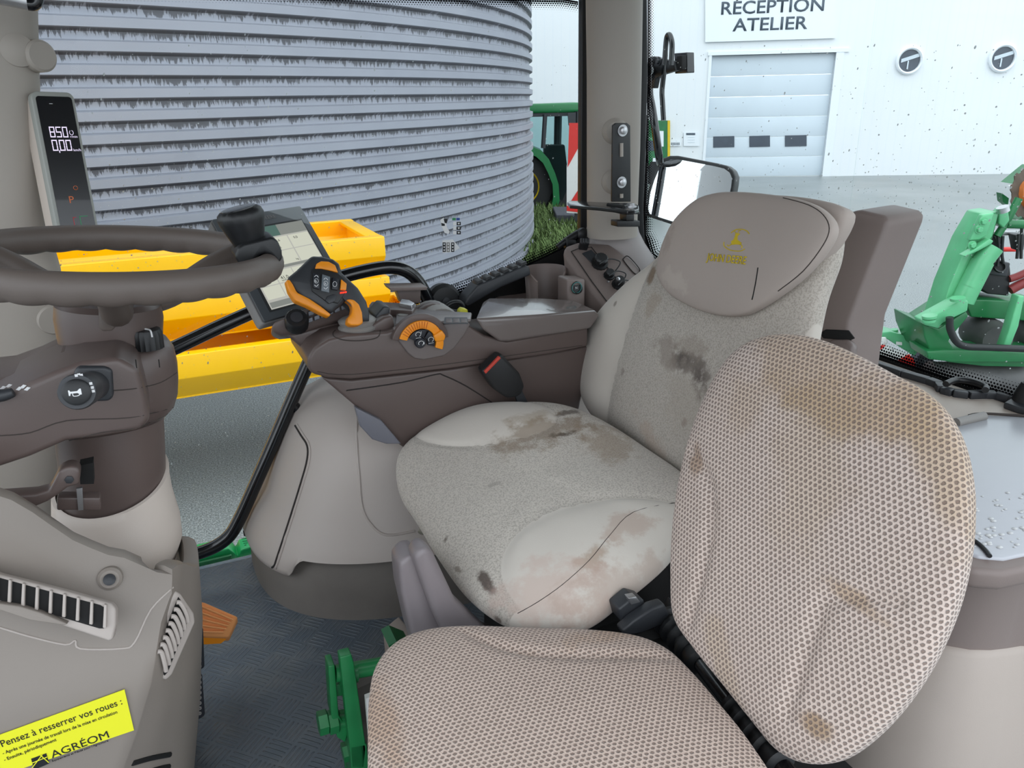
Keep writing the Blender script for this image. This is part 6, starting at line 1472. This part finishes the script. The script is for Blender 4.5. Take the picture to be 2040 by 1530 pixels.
pl_('lower_beam', [(1846, 700), (1880, 698), (2080, 702), (2080, 722), (1900, 722), (1850, 716)], -.1, .3, m_impl2)
pl_('upright_post', [(2030, 590), (2042, 590), (2030, 650), (2012, 694), (1998, 694), (2010, 660)], -.12, .1, m_impl_gloss)
pl_('fin', [(1852, 645), (1872, 578), (1877, 582), (1866, 626), (1856, 650)], .2, .05, m_impl2)
pl_('fin', [(1884, 615), (1900, 585), (1906, 590), (1894, 614), (1886, 630)], .15, .05, m_impl2)
for x, y in ((1852, 633), (1850, 640), (1908, 598)): MB().cyl(ip(x, y, -.2), ip(x, y-5, -.2), .055, 20).build('pin_cap', m_impl_gloss, im)
tb_('hose', [(1892, 632), (1893, 655), (1905, 680), (1925, 690), (1965, 692), (2015, 694), (2060, 696)], .028, m_black, -.2)
pl_('black_box', [(1930, 545), (1965, 520), (2012, 524), (2014, 545), (2010, 590), (1968, 586), (1934, 560)], .2, .4, m_black)
pl_('box_lid', [(1958, 545), (1968, 520), (2014, 524), (2006, 552)], .15, .1, m_dark)
MB().lathe([(.05, 0), (.05, .02), (.04, .02), (.04, .0)], ip(1990, 532, .13), (-LOOK+V3(0, 0, .6)).normalized(), 24).build('box_handle', m_black, im)
tb_('red_hose', [(2010, 556), (2028, 550), (2060, 535)], .03, plastic('red_hose', (130, 40, 40), .5), .2); tb_('red_hose', [(2012, 578), (2030, 568), (2060, 555)], .04, MATS['red_hose'], .2)
pl_('silver_rail', [(1974, 461), (2080, 460), (2080, 468), (1976, 470)], .2, .06, m_steel)
pl_('red_lamp_bar', [(1990, 494), (2026, 494), (2026, 502), (1990, 502)], .5, .06, m_red); 
for pts in ([(1988, 470), (1990, 500), (1987, 530)], [(1998, 470), (1996, 505), (1999, 525)], [(2030, 466), (2026, 515)], [(2036, 440), (2034, 515)]): tb_('black_hose', pts, .012, m_black, .1)
pl_('black_clamp', [(1978, 468), (2000, 468), (1998, 480), (1990, 496), (1984, 480)], .1, .1, m_black); pl_('black_clamp', [(2022, 468), (2044, 468), (2040, 500), (2028, 500)], .1, .1, m_black)
tb_('tie_bar', [(1986, 470, .1), (2006, 440, .1), (2030, 395, .1)], .03, m_impl2, 0, sm=0); tb_('cross_tube', [(2005, 446, .1), (2080, 448, .1)], .035, m_impl2, 0, sm=0)
pl_('yoke', [(1990, 424), (2002, 412), (2010, 420), (2012, 440), (2000, 455), (1990, 446)], .05, .1, m_impl_gloss)
MB().cyl(ip(1999, 422, -.02), ip(1997, 412, -.02), .045, 18).build('yoke_cap', m_steel, im)
# rollers below
m_mud = plastic('muddy_steel_roller', (92, 90, 90), .5, .35, 5, 40, .4)
for x in (1960, 2060):
    c = ip(x, 665, .25)
    R0 = (ip(x+34, 665, .25)-c).length
    MB().lathe([(R0*.3, -.18), (R0*.85, -.16), (R0, -.05), (R0, .1), (R0*.85, .2)], c, -LOOK, 40, lambda t, h: 1+.03*abs(math.sin(t*math.pi*14+h*8))).build('packer_roller', m_mud, im)
MB().cyl(ip(1850, 752, .1), ip(2100, 760, .1), .14, 28).build('rear_roller', m_mud, im)
# notched discs at the top right
dsk = thing('seeder_unit', 'rusty notched disc on a green frame at the right edge of the yard', 'implement', tuple(PD(2040, 380, 8)))
c = PD(2040, 388, 8.0); r_ = (PD(2040-50, 388, 8)-c).length; dn = (-LOOK+V3(.5, -.2, .3)).normalized()
MB().lathe([(r_*.98, 0), (r_, .01), (.01, .05)], c, dn, 60, lambda t, h: 1-.11*(int(t*20) % 2)).build('notched_disc', plastic('rusty_steel', (86, 70, 56), .7, .35, 9, 60, .4), dsk)
MB().lathe([(r_*.55, .02), (r_*.55, .07), (.01, .1)], c, dn, 32).build('orange_hub', plastic('rust_orange', (190, 104, 40), .6, .2, 20), dsk)
MB().lathe([(r_*.25, .05), (r_*.25, .2), (.01, .22)], c, dn, 24).build('hub_cap', m_concrete, dsk)
MB().prism([PD(x, y, 8.3) for x, y in [(2016, 366), (2060, 330), (2120, 330), (2120, 368), (2060, 366)]], LOOK*.2).build('frame_plate', m_impl2, dsk)
MB().prism([PD(x, y, 8.25) for x, y in [(2014, 371), (2060, 362), (2100, 364), (2100, 378), (2030, 374)]], LOOK*.06).build('white_cover', m_whiteb, dsk)
MB().prism([PD(x, y, 8.3) for x, y in [(1996, 385), (2010, 395), (2008, 410), (1998, 402)]], LOOK*.1).build('green_lug', m_impl2, dsk)
MB().prism([PD(x, y, 8.0) for x, y in [(2028, 438), (2060, 420), (2100, 420), (2100, 442), (2030, 440)]], LOOK*.2).build('side_frame', m_impl2, dsk)
# low green arm with red and white marker board
mkr = thing('marker_board', 'red and white striped marker board under a green arm behind the rear glass', 'board', tuple(PD(1800, 720, 6.6)))
def mk(x, y, d=0): return PD(x, y, 6.4+d)
MB().prism([mk(x, y) for x, y in [(1740, 664), (1775, 661), (1800, 668), (1828, 680), (1830, 700), (1822, 710), (1790, 690), (1768, 676), (1740, 674)]], LOOK*.2).build('green_arm', m_impl_gloss, mkr, bevel=.01)
MB().cyl(mk(1781, 668, .1), mk(1781, 656, .1), .035, 20).build('arm_pin', m_impl_gloss, mkr)
MB().prism([mk(x, y, -.04) for x, y in [(1746, 676), (1772, 690), (1812, 708), (1822, 722), (1822, 760), (1730, 740), (1720, 700)]], LOOK*.03).build('board', m_whiteb, mkr)
MB().prism([mk(x, y, -.05) for x, y in [(1790, 718), (1812, 706), (1823, 720), (1823, 745), (1800, 735)]], LOOK*.01).build('stripe', m_red, mkr)
MB().prism([mk(x, y, -.05) for x, y in [(1720, 690), (1765, 688), (1750, 700), (1720, 712)]], LOOK*.01).build('stripe', m_red, mkr)
MB().prism([mk(x, y, -.05) for x, y in [(1750, 672), (1766, 672), (1770, 684), (1756, 688), (1748, 684)]], LOOK*.02).build('round_lamp', m_whiteb, mkr, bevel=.01)
MB().prism([mk(x, y, -.02) for x, y in [(1786, 681), (1797, 682), (1797, 688), (1786, 687)]], LOOK*.01).build('small_plate', m_whiteb, mkr)
MB().prism([mk(x, y, .1) for x, y in [(1820, 680), (1850, 655), (1852, 662), (1826, 690)]], LOOK*.05).build('stay_bar', m_impl_gloss, mkr)
MB().prism([mk(x, y, .2) for x, y in [(1826, 715), (1836, 702), (1862, 705), (1858, 730), (1828, 735)]], LOOK*.1).build('grey_block', m_concrete, mkr)
# ------------------------------------------------------------------ rain on the panes
def rain(name, n_, fn, lab, seed, rlo, rhi):
    rnd = random.Random(seed); mb = MB()
    for _ in range(n_):
        p, axs, sx_ = fn(rnd); r = rlo+(rhi-rlo)*rnd.random()**3
        sph(mb, p, r, (1, rnd.choice((1, 1, 1, 1.8)), .45), 6, axs)
    tag(mb.build(name, m_drop), lab, 'rain', kind='stuff')
AXV = (V3(1, 0, 0), V3(.25, 0, 1).normalized(), V3(0, 1, 0)); AXU = (V3(0, 1, 0), V3(0, -.25, 1).normalized(), V3(1, 0, 0))
def fv(r):
    while True:
        x, y = r.uniform(100, 1168), r.triangular(20, 1080, 500)
        if y < 470+(1100-x)*.3 or x < 640: return PV(x, y, VG+.006), AXV, 1
def px_of(p):
    d = p-CAM; b_ = d.dot(fw); return 1020+d.dot(rt)/b_*F_PX
XC = px_of(V3(UG, 1.24, 2.3))
def fu(r):
    x = r.uniform(1300, 2040); y = r.choice((r.uniform(90, 420), r.uniform(330, 470), r.uniform(400, 780))); return (PU(x, y, UG+.006) if x > XC else PQ(x, y, -.006)), AXU, 1
rain('raindrops', 1000, fv, 'scattered raindrops on the outside of the side glass', 11, .0008, .0022)
rain('raindrops', 800, fu, 'scattered raindrops on the outside of the rear glass', 12, .0008, .0022)
